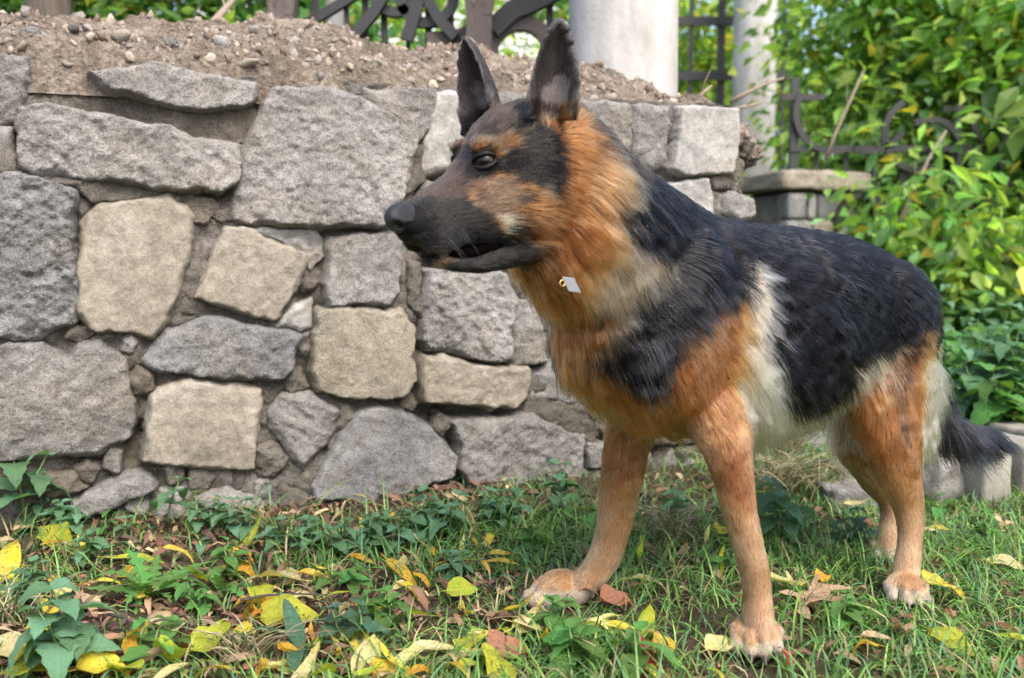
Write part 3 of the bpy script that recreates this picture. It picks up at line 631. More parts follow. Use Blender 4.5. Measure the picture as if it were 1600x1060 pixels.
# ------------------------------------------------------------------ shrubs and trees behind
crown_mat = leaf_mat('crown_leaf', True, trans=.65, rough=.45)
m = NT('bark'); n1 = m.noise(22, 5, .7); m.base(m.ramp(n1, [(.35, (.05, .038, .03)), (.65, (.13, .105, .085))])); m.set(Roughness=.9); m.l(m.bump(n1, .6, .02), m.b.inputs['Normal']); bark = m.m
BT = np.array([(0, 0, 0), (.42, .24, .07), (.42, -.24, .07), (1, 0, -.10), (.48, 0, 0.), (.12, .10, .03), (.12, -.10, .03)]); BF = [(0, 6, 4), (0, 4, 5), (5, 4, 1), (6, 2, 4), (4, 3, 1), (4, 2, 3)]
GREENS = np.array([(.13, .27, .07), (.18, .33, .08), (.24, .38, .09), (.09, .19, .07), (.30, .41, .10), (.15, .28, .12)])
def shrub(label, x, y, h, rx_, nl, leaf, pal, cat='shrub', group='shrubs beyond the wall and fence', z0=.25, yellow=.06, seed=0, nclump=46, name='shrub', dense=.16):
    t = empty(name, (x, y, 0)); rg = np.random.default_rng(seed + 100)
    cl = []
    while len(cl) < nclump:
        p = rg.uniform(-1, 1, 3); r = np.linalg.norm(p)
        if r < 1 and r > .25: cl.append(p)
    cl = np.array(cl) * np.array([rx_, rx_ * .8, (h - z0) / 2]) + np.array([0, 0, z0 + (h - z0) / 2]); cl += rg.normal(size=cl.shape) * .07
    tv, tf = [], []
    nst = 5 if name == 'shrub' else 1
    for k in range(nclump):
        b = k % nst; bx = np.array([math.cos(b * 2.4), math.sin(b * 2.4), 0]) * (.10 if nst > 1 else .02)
        mid = np.array([cl[k][0] * .35, cl[k][1] * .35, cl[k][2] * .55]) + rg.normal(size=3) * .05
        if k >= 22: break
        r0 = (.016 if nst > 1 else .05) * (1. if k < nst else .6)
        v, f = tube_mesh([bx, bx * .6 + mid * .5, mid, (mid + cl[k]) / 2 + rg.normal(size=3) * .03, cl[k]], [r0, r0 * .85, r0 * .65, r0 * .4, r0 * .15], 6)
        tf += [tuple(i + len(tv) for i in q) for q in f]; tv += v
    mesh_obj('trunk', tv, tf, bark, t)
    ci_ = rg.integers(0, nclump, nl); pos = cl[ci_] + rg.normal(size=(nl, 3)) * dense * np.array([1, 1, .75]); pos[:, 2] = np.maximum(pos[:, 2], .03)
    out = nrm(pos - cl[ci_] + rg.normal(size=(nl, 3)) * .08); fwd = nrm(out * np.array([1, 1, .3]) + np.array([0, 0, -.45]) + rg.normal(size=(nl, 3)) * .35); upn = nrm(np.array([0, 0, 1.]) + rg.normal(size=(nl, 3)) * .55)
    cshade = np.exp(rg.normal(size=nclump) * .22)[ci_]
    col = pal[rg.integers(0, len(pal), nl)] * (np.exp(rg.normal(size=nl) * .25) * cshade)[:, None]
    yl = rg.random(nl) < yellow; col[yl] = np.array([.42, .36, .05]) * rg.uniform(.6, 1.1, (yl.sum(), 1))
    scatter_mesh('crown', BT, BF, pos, rot_from(fwd, upn), leaf * np.exp(rg.normal(size=nl) * .25), col, crown_mat, t, False)
    tag(t, label, cat, group); return t
def bx_(px, Y): return (px - 800) / _RAYF * Y
YG = np.array([(.24, .40, .08), (.32, .45, .09), (.17, .31, .07), (.40, .47, .11), (.12, .23, .07), (.16, .29, .12)])
DG = np.array([(.06, .15, .06), (.085, .19, .07), (.05, .12, .05), (.12, .24, .08)])
BG = np.array([(.055, .135, .085), (.070, .160, .10), (.045, .105, .06), (.09, .18, .085)])
shrub('bright yellow green shrub growing through the black fence by the pier', bx_(1345, 5.4), 5.4, 2.5, .42, 4200, .085, YG, seed=1, yellow=.05)
shrub('leafy green shrub covering the middle of the black fence', bx_(1470, 5.1), 5.1, 2.3, .50, 4200, .085, GREENS, seed=2, yellow=.05)
shrub('leafy shrub at the far right behind the fence with yellowing leaves', bx_(1620, 5.0), 5.0, 2.2, .50, 4200, .085, YG, seed=3, yellow=.12)
shrub('green shrub cut off by the right edge behind the fence', bx_(1760, 4.6), 4.6, 2.2, .7, 3000, .11, GREENS, seed=4)
shrub('green shrub behind the bar fence between the columns', bx_(1105, 8.2), 8.2, 3.2, .9, 5000, .10, YG, seed=5, yellow=.08)
tree = lambda *a, **k: shrub(*a, cat='tree', group='trees far behind', name='tree', **k)
tree('tall pale green tree far behind the black fence near the slim column', bx_(1290, 8.6), 8.6, 3.8, 1.25, 7500, .095, YG, seed=6, z0=.5, nclump=70, yellow=.05)
tree('tall tree with light sky gaps far behind on the right', bx_(1520, 9.2), 9.2, 3.7, 1.3, 6500, .10, YG, seed=7, z0=.4, nclump=66, yellow=.10)
tree('dark green tree far behind at the right edge', bx_(1720, 8.8), 8.8, 3.4, 1.2, 4600, .13, GREENS, seed=8, z0=.4, nclump=60)
tree('dark tree far behind the first column', bx_(960, 9.6), 9.6, 3.6, 1.1, 4500, .12, GREENS, seed=9, z0=.4, nclump=60)
shrub('low green shrub with dense leaves under the fence behind the dog rump', bx_(1470, 4.3), 4.3, .80, .42, 1600, .085, GREENS, seed=10, z0=.05, yellow=.05)
shrub('low green shrub under the fence near the right edge', bx_(1620, 4.2), 4.2, .80, .5, 1800, .085, YG, seed=11, z0=.05, yellow=.06)
shrub('low green shrub beside the stone pier', bx_(1400, 4.6), 4.6, .72, .26, 1500, .085, GREENS, seed=12, z0=.05)
for k, (px, Y, h, pal, lab) in enumerate(((40, 4.1, 2.1, GREENS, 'leafy green bush over the left end of the wall'), (170, 4.3, 2.0, DG, 'dark leafy bush behind the wall beside the thin tree trunk'), (300, 4.2, 2.0, YG, 'light green bush behind the wall by the bare branch'), (420, 4.5, 2.0, DG, 'dark green bush behind the wall next to the brown post'),
                                          (575, 6.2, 2.6, YG, 'yellow green bush seen through the left of the railing'), (680, 6.6, 2.7, YG, 'yellow green bush seen through the loops of the railing'), (-120, 4.2, 2.2, DG, 'dark bush cut off by the left edge above the wall'), (775, 7.4, 1.55, GREENS, 'small green bush low in front of the white house'))):
    shrub(lab, bx_(px, Y), Y, h, .52 if k < 4 else .6, 5200 if k < 4 else 3600, .07, pal, seed=20 + k, yellow=.07)
# thin trunk and bare branch behind the wall
tk = empty('tree', (bx_(92, 3.2), 3.2, 0)); v, f = tube_mesh([(0, 0, 0), (.01, 0, .7), (-.01, .02, 1.4), (.02, 0, 2.4), (.03, .1, 3.4)], [.085, .075, .068, .06, .05], 14); mesh_obj('trunk', v, f, bark, tk)
rg = np.random.default_rng(77); pos = np.array([.03, .1, 3.4]) + rg.normal(size=(1500, 3)) * .45
scatter_mesh('crown', BT, BF, pos, rot_from(rg.normal(size=(1500, 3)), rg.normal(size=(1500, 3)) * .4 + np.array([0, 0, 1])), np.full(1500, .09), GREENS[rg.integers(0, 6, 1500)], crown_mat, tk)
tag(tk, 'dark tree trunk standing behind the left part of the wall', 'tree')
m = NT('dry_wood'); n1 = m.noise(40, 4); m.base(m.ramp(n1, [(.3, (.15, .115, .085)), (.7, (.26, .21, .165))])); m.set(Roughness=.85); dry_wood = m.m
def stick(name, pts, r, label, cat='branch', mat=None):
    p0 = np.array(pts[0]); o = empty(name, tuple(p0)); P = [np.array(p) - p0 for p in pts]; n = len(P)
    v, f = tube_mesh(P, [r * (1 - .6 * i / (n - 1)) for i in range(n)], 8); mesh_obj('stem', v, f, mat or dry_wood, o)
    j = n // 2; d = nrm(P[j] - P[j - 1]); sd = nrm(np.cross(d, [0, 1, .2])); v, f = tube_mesh([P[j], P[j] + (d * .8 + sd * .5) * r * 5, P[j] + (d * 1.4 + sd * .7) * r * 8], [r * .3, r * .2, r * .06], 6); mesh_obj('side_twig', v, f, mat or dry_wood, o)
    tag(o, label, cat); return o
stick('branch', [at(318, 58, 2.55), at(335, 35, 2.6), at(352, 14, 2.65), at(372, -8, 2.7), at(392, -40, 2.75)], .013, 'pale bare branch leaning up behind the wall top')
stick('twig', [at(497, 128, 2.10), at(530, 107, 2.13), at(560, 92, 2.16), at(583, 84, 2.2)], .0042, 'dark thin twig lying on the crumbled wall top', 'twig', bark)
stick('twig', [at(1140, 160, 3.2), at(1168, 145, 3.2), at(1195, 132, 3.22), at(1225, 122, 3.25)], .008, 'brown twig poking up behind the square pale stone', 'twig')
stick('twig', [at(1082, 160, 2.5), at(1095, 148, 2.5), at(1112, 134, 2.52)], .006, 'short pale twig sticking out of the wall end', 'twig')
stick('twig', [at(1142, 172, 2.9), at(1165, 167, 2.9), at(1192, 161, 2.92)], .007, 'straight pale twig just above the square pale stone', 'twig')
stick('branch', [at(1390, 385, 4.3), at(1410, 340, 4.3), at(1432, 290, 4.3), at(1450, 250, 4.32), at(1478, 205, 4.35)], .012, 'pale crooked branch climbing through the black fence')
stick('branch', [at(1290, 250, 4.4), at(1305, 210, 4.4), at(1325, 165, 4.42), at(1350, 110, 4.45)], .009, 'brown slanting branch crossing the fence near the pier')
# ================================================================== the dog
PSI = math.radians(30)
DF = np.array([-math.cos(PSI), -math.sin(PSI), 0]); DL = np.array([math.sin(PSI), -math.cos(PSI), 0]); DZ = np.array([0, 0, 1.])
DB = np.stack([DF, DL, DZ]); DO = np.array([.237, 1.40, 0])     # origin: the ground under the withers
def wl(p): return DB @ (np.asarray(p, float) - DO)               # world -> dog (s forward, l to its left, z up)
def dpx(px, py, Y): return wl(at(px, py, Y))
HR = np.array([[.9384, .0492, -.342], [-.0701, .9963, -.0492], [.3383, .0701, .9384]])   # head axes in dog space
HO = np.array([.2606, .0574, .647])
def hd(x, y, z): return HO + np.array([x, y, z], float) @ HR     # head -> dog

DV, DFc = [], []
def add_part(v, f):
    o = len(DV); DV.extend([tuple(q) for q in v]); DFc.extend([tuple(i + o for i in q) for q in f])
def loft(secs, n=26):
    v, f = [], []
    for c, u, w_, e in secs:
        for k in range(n):
            a = 2 * math.pi * k / n; ca, sa = math.cos(a), math.sin(a)
            v.append(np.asarray(c) + np.asarray(u) * math.copysign(abs(ca) ** (2 / e), ca) + np.asarray(w_) * math.copysign(abs(sa) ** (2 / e), sa))
    m = len(secs)
    for i in range(m - 1):
        for k in range(n):
            f.append((i * n + k, i * n + (k + 1) % n, (i + 1) * n + (k + 1) % n, (i + 1) * n + k))
    v += [np.asarray(secs[0][0]), np.asarray(secs[-1][0])]
    for k in range(n):
        f.append((m * n, (k + 1) % n, k)); f.append((m * n + 1, (m - 1) * n + k, (m - 1) * n + (k + 1) % n))
    add_part(v, f)
def limb(pts, lat=(0, 1, 0), e=2., n=22):
    """pts: (centre, radius across, radius fore-aft)"""
    C = np.array([p[0] for p in pts]); secs = []
    for i, (c, ra, rb) in enumerate(pts):
        t = nrm(C[min(i + 1, len(C) - 1)] - C[max(i - 1, 0)])
        u = np.asarray(lat, float); u = nrm(u - t * (u @ t)); v_ = np.cross(t, u)
        secs.append((c, u * ra, v_ * rb, e))
    t0 = nrm(C[1] - C[0]); t1 = nrm(C[-1] - C[-2]); r0 = min(pts[0][1:]); r1 = min(pts[-1][1:])
    s0, s1 = secs[0], secs[-1]
    secs = [(s0[0] - t0 * r0 * .8, s0[1] * .45, s0[2] * .45, e), (s0[0] - t0 * r0 * .45, s0[1] * .8, s0[2] * .8, e)] + secs + \
           [(s1[0] + t1 * r1 * .45, s1[1] * .8, s1[2] * .8, e), (s1[0] + t1 * r1 * .8, s1[1] * .45, s1[2] * .45, e)]
    loft(secs, n)
def ball(c, r, ax=None, n=16):
    ax = np.eye(3) if ax is None else np.asarray(ax); r = np.asarray(r, float) * np.ones(3); secs = []
    for k in range(1, 12):
        a = math.pi * k / 12
        secs.append((np.asarray(c) - ax[0] * r[0] * math.cos(a), ax[1] * r[1] * math.sin(a), ax[2] * r[2] * math.sin(a), 2.))
    loft(secs, n)

# ---- trunk: vertical slices (s, z top, z bottom, half width, l offset)
TRUNK = [(.196, .470, .385, .032, .012), (.178, .515, .352, .060, .012), (.138, .555, .325, .084, .010), (.090, .580, .298, .100, .008), (.035, .584, .278, .108, .004),
         (-.03, .572, .268, .113, .002), (-.10, .560, .262, .117, 0), (-.18, .556, .268, .117, 0), (-.26, .550, .288, .109, 0),
         (-.33, .539, .312, .098, 0), (-.385, .518, .330, .090, 0), (-.43, .488, .345, .076, 0), (-.47, .452, .362, .056, 0), (-.495, .425, .375, .030, 0)]
loft([(np.array([s, l, (a + b) / 2]), np.array([0, hw, 0]), np.array([0, 0, (a - b) / 2]), 2.25) for s, a, b, hw, l in TRUNK], 36)
# ---- neck
NECK = [((.03, .006, .475), .084, .112), ((.100, .016, .502), .084, .114), ((.165, .030, .538), .078, .108), ((.218, .044, .578), .070, .098), ((.250, .054, .615), .062, .084)]
limb([(np.array(c), a, b) for c, a, b in NECK], e=2.1, n=32)
# shoulder blades, haunches
for sd in (1, -1):
    ball((.055, sd * .080, .435), (.068, .040, .120), n=20)
    ball((.090, sd * .074, .390), (.060, .038, .060), n=20)
    ball((-.350, sd * .062, .420), (.090, .044, .092), n=20)
ball((.150, .022, .445), (.055, .070, .080), n=24)
# ---- forelegs
ball(dpx(1142, 590, 1.375), (.060, .040, .085), n=20)
ball(dpx(1106, 560, 1.37), (.062, .048, .095), n=20); ball(dpx(1114, 625, 1.345), (.046, .038, .070), n=20)
nearF = [(dpx(1101, 600, 1.345), .044, .060), (dpx(1119, 650, 1.325), .036, .048), (dpx(1136, 700, 1.305), .030, .034), (dpx(1145, 745, 1.300), .0255, .027), (dpx(1156, 800, 1.293), .0225, .0225),
         (dpx(1168, 850, 1.286), .0205, .0205), (dpx(1180, 893, 1.282), .0205, .0205), (dpx(1184, 930, 1.277), .0190, .0185), (dpx(1185, 965, 1.268), .0205, .019), (dpx(1184, 990, 1.262), .022, .017)]
farF = [(dpx(1011, 600, 1.43), .042, .055), (dpx(991, 655, 1.432), .034, .040), (dpx(978, 703, 1.435), .030, .034), (dpx(972, 745, 1.438), .028, .032), (dpx(963, 798, 1.442), .025, .0285),
        (dpx(956, 838, 1.445), .024, .026), (dpx(946, 868, 1.445), .024, .0255), (dpx(928, 895, 1.443), .022, .022), (dpx(908, 918, 1.440), .023, .019), (dpx(894, 930, 1.438), .023, .016)]
limb(nearF); limb(farF)
# ---- hind legs
nearR = [(dpx(1370, 500, 1.555), .046, .086), (dpx(1374, 570, 1.535), .048, .090), (dpx(1382, 630, 1.522), .045, .078), (dpx(1390, 680, 1.513), .039, .062), (dpx(1398, 720, 1.508), .033, .046),
         (dpx(1410, 758, 1.506), .025, .034), (dpx(1421, 795, 1.507), .0205, .027), (dpx(1423, 835, 1.497), .0185, .0205), (dpx(1419, 872, 1.485), .0185, .019), (dpx(1414, 902, 1.474), .020, .018), (dpx(1412, 920, 1.470), .021, .016)]
farR = [(dpx(1395, 520, 1.70), .046, .095), (dpx(1372, 590, 1.69), .046, .090), (dpx(1352, 650, 1.675), .042, .070), (dpx(1350, 700, 1.665), .036, .052), (dpx(1372, 745, 1.668), .027, .036),
        (dpx(1394, 778, 1.675), .021, .028), (dpx(1396, 810, 1.668), .0195, .021), (dpx(1390, 840, 1.658), .019, .0195), (dpx(1386, 858, 1.652), .020, .017)]
limb(nearR); limb(farR)
ball(dpx(1418, 600, 1.575), (.050, .030, .070), n=18); ball(dpx(1428, 665, 1.56), (.034, .024, .05), n=18)
# ---- paws: (heel point, heading in dog space, scale)
PAWS = []
def paw(cx, heading, k=1.):
    h = nrm(np.array([heading[0], heading[1], 0.])); sd = np.array([-h[1], h[0], 0]); c = np.array([cx[0], cx[1], 0.])
    PAWS.append((c, h, sd, k))
    ball(c + h * .004 * k + DZ * .024 * k, np.array([.034, .0275, .024]) * k, (h, sd, DZ), 18)
    for off, fw_, ln in ((-.0235, .012, .9), (-.0082, .028, 1.), (.0082, .028, 1.), (.0235, .012, .9)):
        b = c + sd * off * k + h * fw_ * k
        ball(b + DZ * .0255 * k, np.array([.015, .0074, .0125]) * k, (h, sd, DZ), 14)
        ball(b + h * .013 * k + DZ * .0145 * k, np.array([.0165 * ln, .0072, .0125]) * k, (h, sd, DZ), 14)
def gl(px, py): return wl(gnd(px, py))
paw(gl(1180, 1014) + np.array([0, 0, 0]), DB @ np.array([-.18, -1, 0]), 1.06)
paw(gl(880, 945), DB @ np.array([-.92, -.40, 0]), 1.12)
paw(gl(1412, 939), DB @ np.array([-.12, -1, 0]), .98)
paw(gl(1386, 874), DB @ np.array([-.10, -1, 0]), .98)
# ---- tail
TAIL = [(np.array([-.49, 0, .445]), .030, .030), (np.array([-.515, 0, .41]), .026, .026), (np.array([-.525, -.01, .36]), .022, .022), (dpx(1452, 600, 1.685), .020, .020), (dpx(1458, 645, 1.685), .019, .019),
        (dpx(1495, 674, 1.675), .018, .018), (dpx(1524, 683, 1.685), .015, .015), (dpx(1555, 687, 1.695), .008, .008)]
limb(TAIL, lat=(.3, 1, .2))
# ---- head: (x, z top, z bottom, half width)
HEAD = [(-.060, .022, -.098, .050), (-.035, .046, -.100, .056), (.000, .060, -.100, .060), (.035, .065, -.100, .0615), (.060, .062, -.097, .059), (.082, .053, -.091, .054),
        (.100, .039, -.085, .047), (.118, .025, -.078, .0415), (.138, .014, -.071, .0375), (.160, .008, -.066, .035), (.185, .002, -.056, .0325), (.203, -.003, -.048, .029), (.214, -.008, -.040, .023), (.220, -.013, -.033, .014)]
loft([(hd(x, 0, (a + b) / 2), HR[1] * hw, HR[2] * (a - b) / 2, 2.35) for x, a, b, hw in HEAD], 36)
JAW = [(.030, -.070, -.112, .040), (.070, -.077, -.113, .037), (.105, -.084, -.111, .033), (.140, -.084, -.104, .028), (.168, -.076, -.092, .024), (.188, -.064, -.080, .020), (.199, -.058, -.070, .012)]
loft([(hd(x, 0, (a + b) / 2), HR[1] * hw, HR[2] * (a - b) / 2, 2.2) for x, a, b, hw in JAW], 26)
for sd in (1, -1):
    ball(hd(.045, sd * .042, -.040), (.045, .022, .042), HR)          # cheek
    ball(hd(.092, sd * .0235, .034), (.022, .014, .0085), HR)   # brow
    ball(hd(.175, sd * .020, -.045), (.034, .0165, .020), HR)          # flews
    ball(hd(.105, sd * .034, -.012), (.03, .012, .016), HR)            # cheek bone
# ---- ears
EARS = []
def ear(sd, base, tip, face, wide, twist=0.):
    base, tip = np.asarray(base, float), np.asarray(tip, float); upv = nrm(tip - base); hgt = np.linalg.norm(tip - base)
    fc = np.asarray(face, float); fc = nrm(fc - upv * (fc @ upv)); sv = np.cross(upv, fc)
    EARS.append((base, upv, fc, sv, hgt, sd))
    nu, nv = 15, 18; v, f = [], []
    for layer in (0, 1):
        for j in range(nv):
            t = j / (nv - 1)
            wv = wide * 1.12 * (1 - .25 * t) * (max(0., 1 - t ** 2.2)) ** .72 + .0015
            for i in range(nu):
                u = -1 + 2 * i / (nu - 1)
                cup = (.040 * (1 - t) ** .7 + .007) * abs(u) ** 1.7          # the rims come forward, the middle is a hollow
                thick = .0100 * (1 - .2 * abs(u))
                p = base + upv * (hgt * t) + sv * (wv * u * (1 - .22 * (1 - t))) + fc * (cup - .010 * math.sin(t * 2.4)) - fc * (thick if layer else 0)
                v.append(p)
    N = nu * nv
    for j in range(nv - 1):
        for i in range(nu - 1):
            a = j * nu + i; f.append((a, a + 1, a + 1 + nu, a + nu)); f.append((N + a, N + a + nu, N + a + 1 + nu, N + a + 1))
    rim = [j * nu for j in range(nv)] + [(nv - 1) * nu + i for i in range(1, nu)] + [j * nu + nu - 1 for j in range(nv - 2, -1, -1)] + [i for i in range(nu - 2, 0, -1)]
    for a, b in zip(rim, rim[1:] + rim[:1]): f.append((a, N + a, N + b, b))
    add_part(v, f)
ear(1, hd(.015, .044, .036), hd(-.024, .056, .142), HR[0] * .56 + HR[1] * .83, .0330)
ear(-1, hd(.026, -.044, .044), hd(.036, -.062, .152), HR[0] * .95 + HR[1] * .22, .0330)

_tmp = mesh_obj('dog_rough', DV, DFc)
_md = _tmp.modifiers.new('r', 'REMESH'); _md.mode = 'VOXEL'; _md.voxel_size = .0030
_bm = bpy.data.meshes.new_from_object(_tmp.evaluated_get(bpy.context.evaluated_depsgraph_get()))
BV = np.zeros(len(_bm.vertices) * 3, np.float32); _bm.vertices.foreach_get('co', BV); BV = BV.reshape(-1, 3).astype(float)
_ed = np.zeros(len(_bm.edges) * 2, np.int32); _bm.edges.foreach_get('vertices', _ed); _ed = _ed.reshape(-1, 2)
_deg = np.bincount(_ed.ravel(), minlength=len(BV))[:, None]
_hv = (BV - HO) @ HR.T                                              # head-space positions
_kp = 1 - sm(BV[:, 2], .045, .075)
_keep = np.maximum(sm(_hv[:, 0], -.03, .05) * sm(_hv[:, 2], -.14, -.11), np.maximum(sm(_hv[:, 2], .06, .08) * (BV[:, 0] > .15), 1 - sm(BV[:, 2], .05, .09)))
_wt = (.55 * np.minimum(1 - .82 * _keep, 1 - .97 * _kp))[:, None]
def _lap(V):
    s_ = np.stack([np.bincount(_ed.ravel(), weights=V[_ed[:, ::-1].ravel(), k], minlength=len(V)) for k in range(3)], 1)
    return s_ / _deg - V
for _i in range(40): BV = BV + _wt * _lap(BV)
for _i in range(3): BV = BV + (.35 * (1 - .6 * _kp))[:, None] * _lap(BV)
_n0 = np.zeros(len(BV) * 3, np.float32); _bm.vertices.foreach_set('co', BV.astype(np.float32).ravel()); _bm.update(); _bm.vertices.foreach_get('normal', _n0)
_hx = ((BV - HO) @ HR.T)[:, 0]
BV = BV + _n0.reshape(-1, 3) * (.0055 * sm(BV[:, 2], .28, .36) * (1 - sm(_hx, -.05, .02)) * sm(BV[:, 0], -.52, -.45))[:, None]      # fill the trunk out to the undercoat
_bm.vertices.foreach_set('co', BV.astype(np.float32).ravel()); _bm.update()
_bm.polygons.foreach_set('use_smooth', [True] * len(_bm.polygons))
bpy.data.objects.remove(_tmp)
_bm.name = 'dog'
dog = bpy.data.objects.new('dog', _bm); COL.objects.link(dog)
dog.matrix_world = Matrix(((DF[0], DL[0], 0, DO[0]), (DF[1], DL[1], 0, DO[1]), (0, 0, 1, DO[2]), (0, 0, 0, 1)))
tag(dog, 'black and tan shepherd dog standing before the stone wall looking to the side', 'dog')
# coat patches, outlined on the flank in dog space (s, z) and on the head in head space (x, z); both sides alike
HEADP = {
 'forehead_dark': [ (.095, .044), (.053, .062), (.033, .071), (.042, .075), (.020, .061), (.067, .035), (.077, .049), (.085, .050) ],
 'brow_tan': [ (.102, .042), (.079, .052), (.076, .053), (.072, .033), (.076, .018), (.096, .021), (.101, .039), (.102, .038) ],
 'eye_black': [ (.122, .023), (.105, .035), (.109, .038), (.100, .025), (.102, .009), (.114, .003), (.129, .004), (.134, .013) ],
 'band_black': [ (.104, .016), (.076, .018), (.019, .065), (.042, .051), (.012, .019), (.027, -.022), (.043, -.048), (.067, -.033), (.082, -.018), (.099, .001) ],
 'cheek_pale': [ (.136, .003), (.113, .006), (.092, -.008), (.086, -.034), (.096, -.062), (.116, -.051), (.139, -.026) ],
 'cheek_cream': [ (.118, -.040), (.095, -.048), (.089, -.068), (.105, -.069) ],
 'muzzle_top': [ (.188, .010), (.128, .022), (.095, .044), (.130, .015), (.130, -.002), (.152, -.012), (.190, .000) ],
 'muzzle_black': [ (.221, -.006), (.189, .005), (.176, -.001), (.150, -.009), (.134, -.032), (.120, -.057), (.093, -.081), (.068, -.122), (.118, -.109), (.196, -.079), (.214, -.040) ],
 'spot_a': [ (.086, -.028), (.078, -.036), (.082, -.042), (.087, -.037) ],
 'spot_b': [ (.101, -.060), (.087, -.065), (.087, -.077), (.097, -.074) ],
 'head_rim': [ (.040, .069), (.015, .076), (.023, .073), (.028, .065), (.031, .061) ],
}
TRUNKP = {
 'mane_pale': [ (.239, .674), (.180, .664), (.178, .630), (.190, .584), (.209, .552), (.226, .514), (.243, .493), (.254, .504), (.244, .548), (.244, .582), (.259, .609), (.250, .642) ],
 'mane_black': [ (.263, .688), (.200, .677), (.162, .664), (.108, .639), (.154, .614), (.175, .631), (.201, .660), (.229, .675) ],
 'saddle': [ (.197, .626), (.134, .656), (.060, .628), (-.028, .586), (-.143, .580), (-.269, .568), (-.372, .530), (-.418, .481), (-.533, .425), (-.358, .417), (-.313, .405), (-.259, .391), (-.221, .363), (-.198, .328), (-.181, .303), (-.159, .295), (-.101, .315), (-.052, .355), (-.043, .388), (-.048, .435), (-.049, .469), (-.044, .507), (-.023, .513), (.006, .474), (.064, .471), (.077, .489), (.113, .475), (.097, .507), (.115, .536), (.180, .550), (.197, .560), (.206, .596) ],
 'agouti': [ (.199, .560), (.175, .550), (.116, .536), (.097, .507), (.122, .478), (.138, .471), (.156, .462), (.166, .440), (.186, .445), (.205, .462), (.222, .478), (.227, .497), (.213, .515) ],
 'shoulder_black': [(.135, .485), (.075, .510), (.050, .480), (.082, .445), (.103, .410), (.120, .385), (.132, .360), (.158, .368), (.184, .388), (.178, .420), (.165, .452)],
 'stripe_cream': [(-.012, .515), (-.058, .505), (-.058, .460), (-.050, .422), (-.050, .391), (-.060, .371), (-.095, .332), (-.115, .300), (-.072, .285), (-.010, .310), (-.004, .356), (-.002, .393), (.004, .417), (.004, .454), (.000, .473)],
 'brown_shoulder': [ (.086, .478), (.007, .469), (.013, .416), (.011, .356), (.028, .320), (.057, .328), (.085, .389), (.101, .434) ],
 'hip_cream': [ (-.318, .407), (-.257, .389), (-.224, .361), (-.201, .328), (-.158, .295), (-.201, .256), (-.284, .278), (-.287, .312), (-.312, .338), (-.326, .372) ],
 'streak': [ (-.318, .407), (-.364, .410), (-.372, .370), (-.349, .336), (-.343, .293), (-.356, .249), (-.341, .237), (-.326, .277), (-.320, .320), (-.313, .355) ],
 'pants_cream': [ (-.386, .351), (-.532, .369), (-.568, .303), (-.593, .263), (-.572, .212), (-.404, .248), (-.383, .290) ],
 'thigh_rust': [ (-.287, .312), (-.312, .338), (-.323, .312), (-.331, .251), (-.328, .216), (-.304, .221), (-.287, .267) ],
 'chest_orange': [ (.274, .496), (.237, .463), (.182, .403), (.135, .358), (.063, .356), (.012, .313), (.015, .238), (.003, .222), (.085, .279), (.203, .383) ],
 'foreleg_rust': [ (.048, .323), (-.018, .309), (-.022, .216), (.016, .196), (.026, .232) ],
}

def in_poly(P, poly):
    x, y = P[:, 0], P[:, 1]; r = np.zeros(len(P), bool); n = len(poly)
    for i in range(n):
        x0, y0 = poly[i]; x1, y1 = poly[i - 1]
        if y0 == y1: continue
        c = ((y0 > y) != (y1 > y)) & (x < (x1 - x0) * (y - y0) / (y1 - y0) + x0); r ^= c
    return r
COAT = {   # root, tip, share of hairs with a black tip
    'tan': ((.29, .118, .040), (.50, .225, .082), .06), 'orange': ((.22, .078, .022), (.41, .160, .052), .13), 'rust': ((.19, .062, .021), (.34, .118, .042), .12),
    'cream': ((.52, .43, .30), (.80, .71, .55), .02), 'black': ((.0048, .0048, .0062), (.0068, .0068, .0092), 0.), 'agouti': ((.45, .32, .19), (.74, .60, .42), .55),
    'brown': ((.30, .130, .055), (.42, .20, .090), .20), 'mane': ((.26, .110, .042), (.46, .255, .115), .22), 'mane_dark': ((.11, .055, .030), (.045, .028, .022), .6),
    'streak': ((.15, .070, .034), (.22, .11, .055), .5), 'leg': ((.36, .190, .088), (.57, .335, .170), .03), 'toe': ((.42, .32, .23), (.60, .50, .40), 0.),
    'dark_brown': ((.022, .015, .0125), (.034, .023, .019), .3), 'muzzle': ((.0040, .0036, .0040), (.0062, .0057, .0062), 0.), 'muzzle_top': ((.026, .016, .013), (.042, .026, .021), .35), 'ear_in': ((.040, .034, .034), (.062, .052, .051), .2),
    'ear_rim': ((.10, .058, .038), (.15, .09, .06), .1), 'ear_tuft': ((.16, .135, .13), (.26, .22, .21), .1), 'brow': ((.10, .055, .030), (.18, .100, .052), .4), 'pale': ((.14, .078, .042), (.27, .160, .088), .42),
}
CN = list(COAT); CI = {k: i for i, k in enumerate(CN)}
def ear_coords(P):
    best = None
    for base, upv, fc, sv, hgt, sd in EARS:
        d = P - base; t = (d @ upv) / hgt; u = (d @ sv) / .034; q = d @ fc
        ok = (t > .16) & (t < 1.15) & (np.abs(u) < 1.25) & (np.abs(q) < .045)
        if best is None: best = [ok, t, u, q, np.zeros(len(P))]
        else:
            for k, a in enumerate((ok, t, u, q)): best[k] = np.where(ok, a, best[k])
            best[4] = np.where(ok, 1, best[4])
    return best
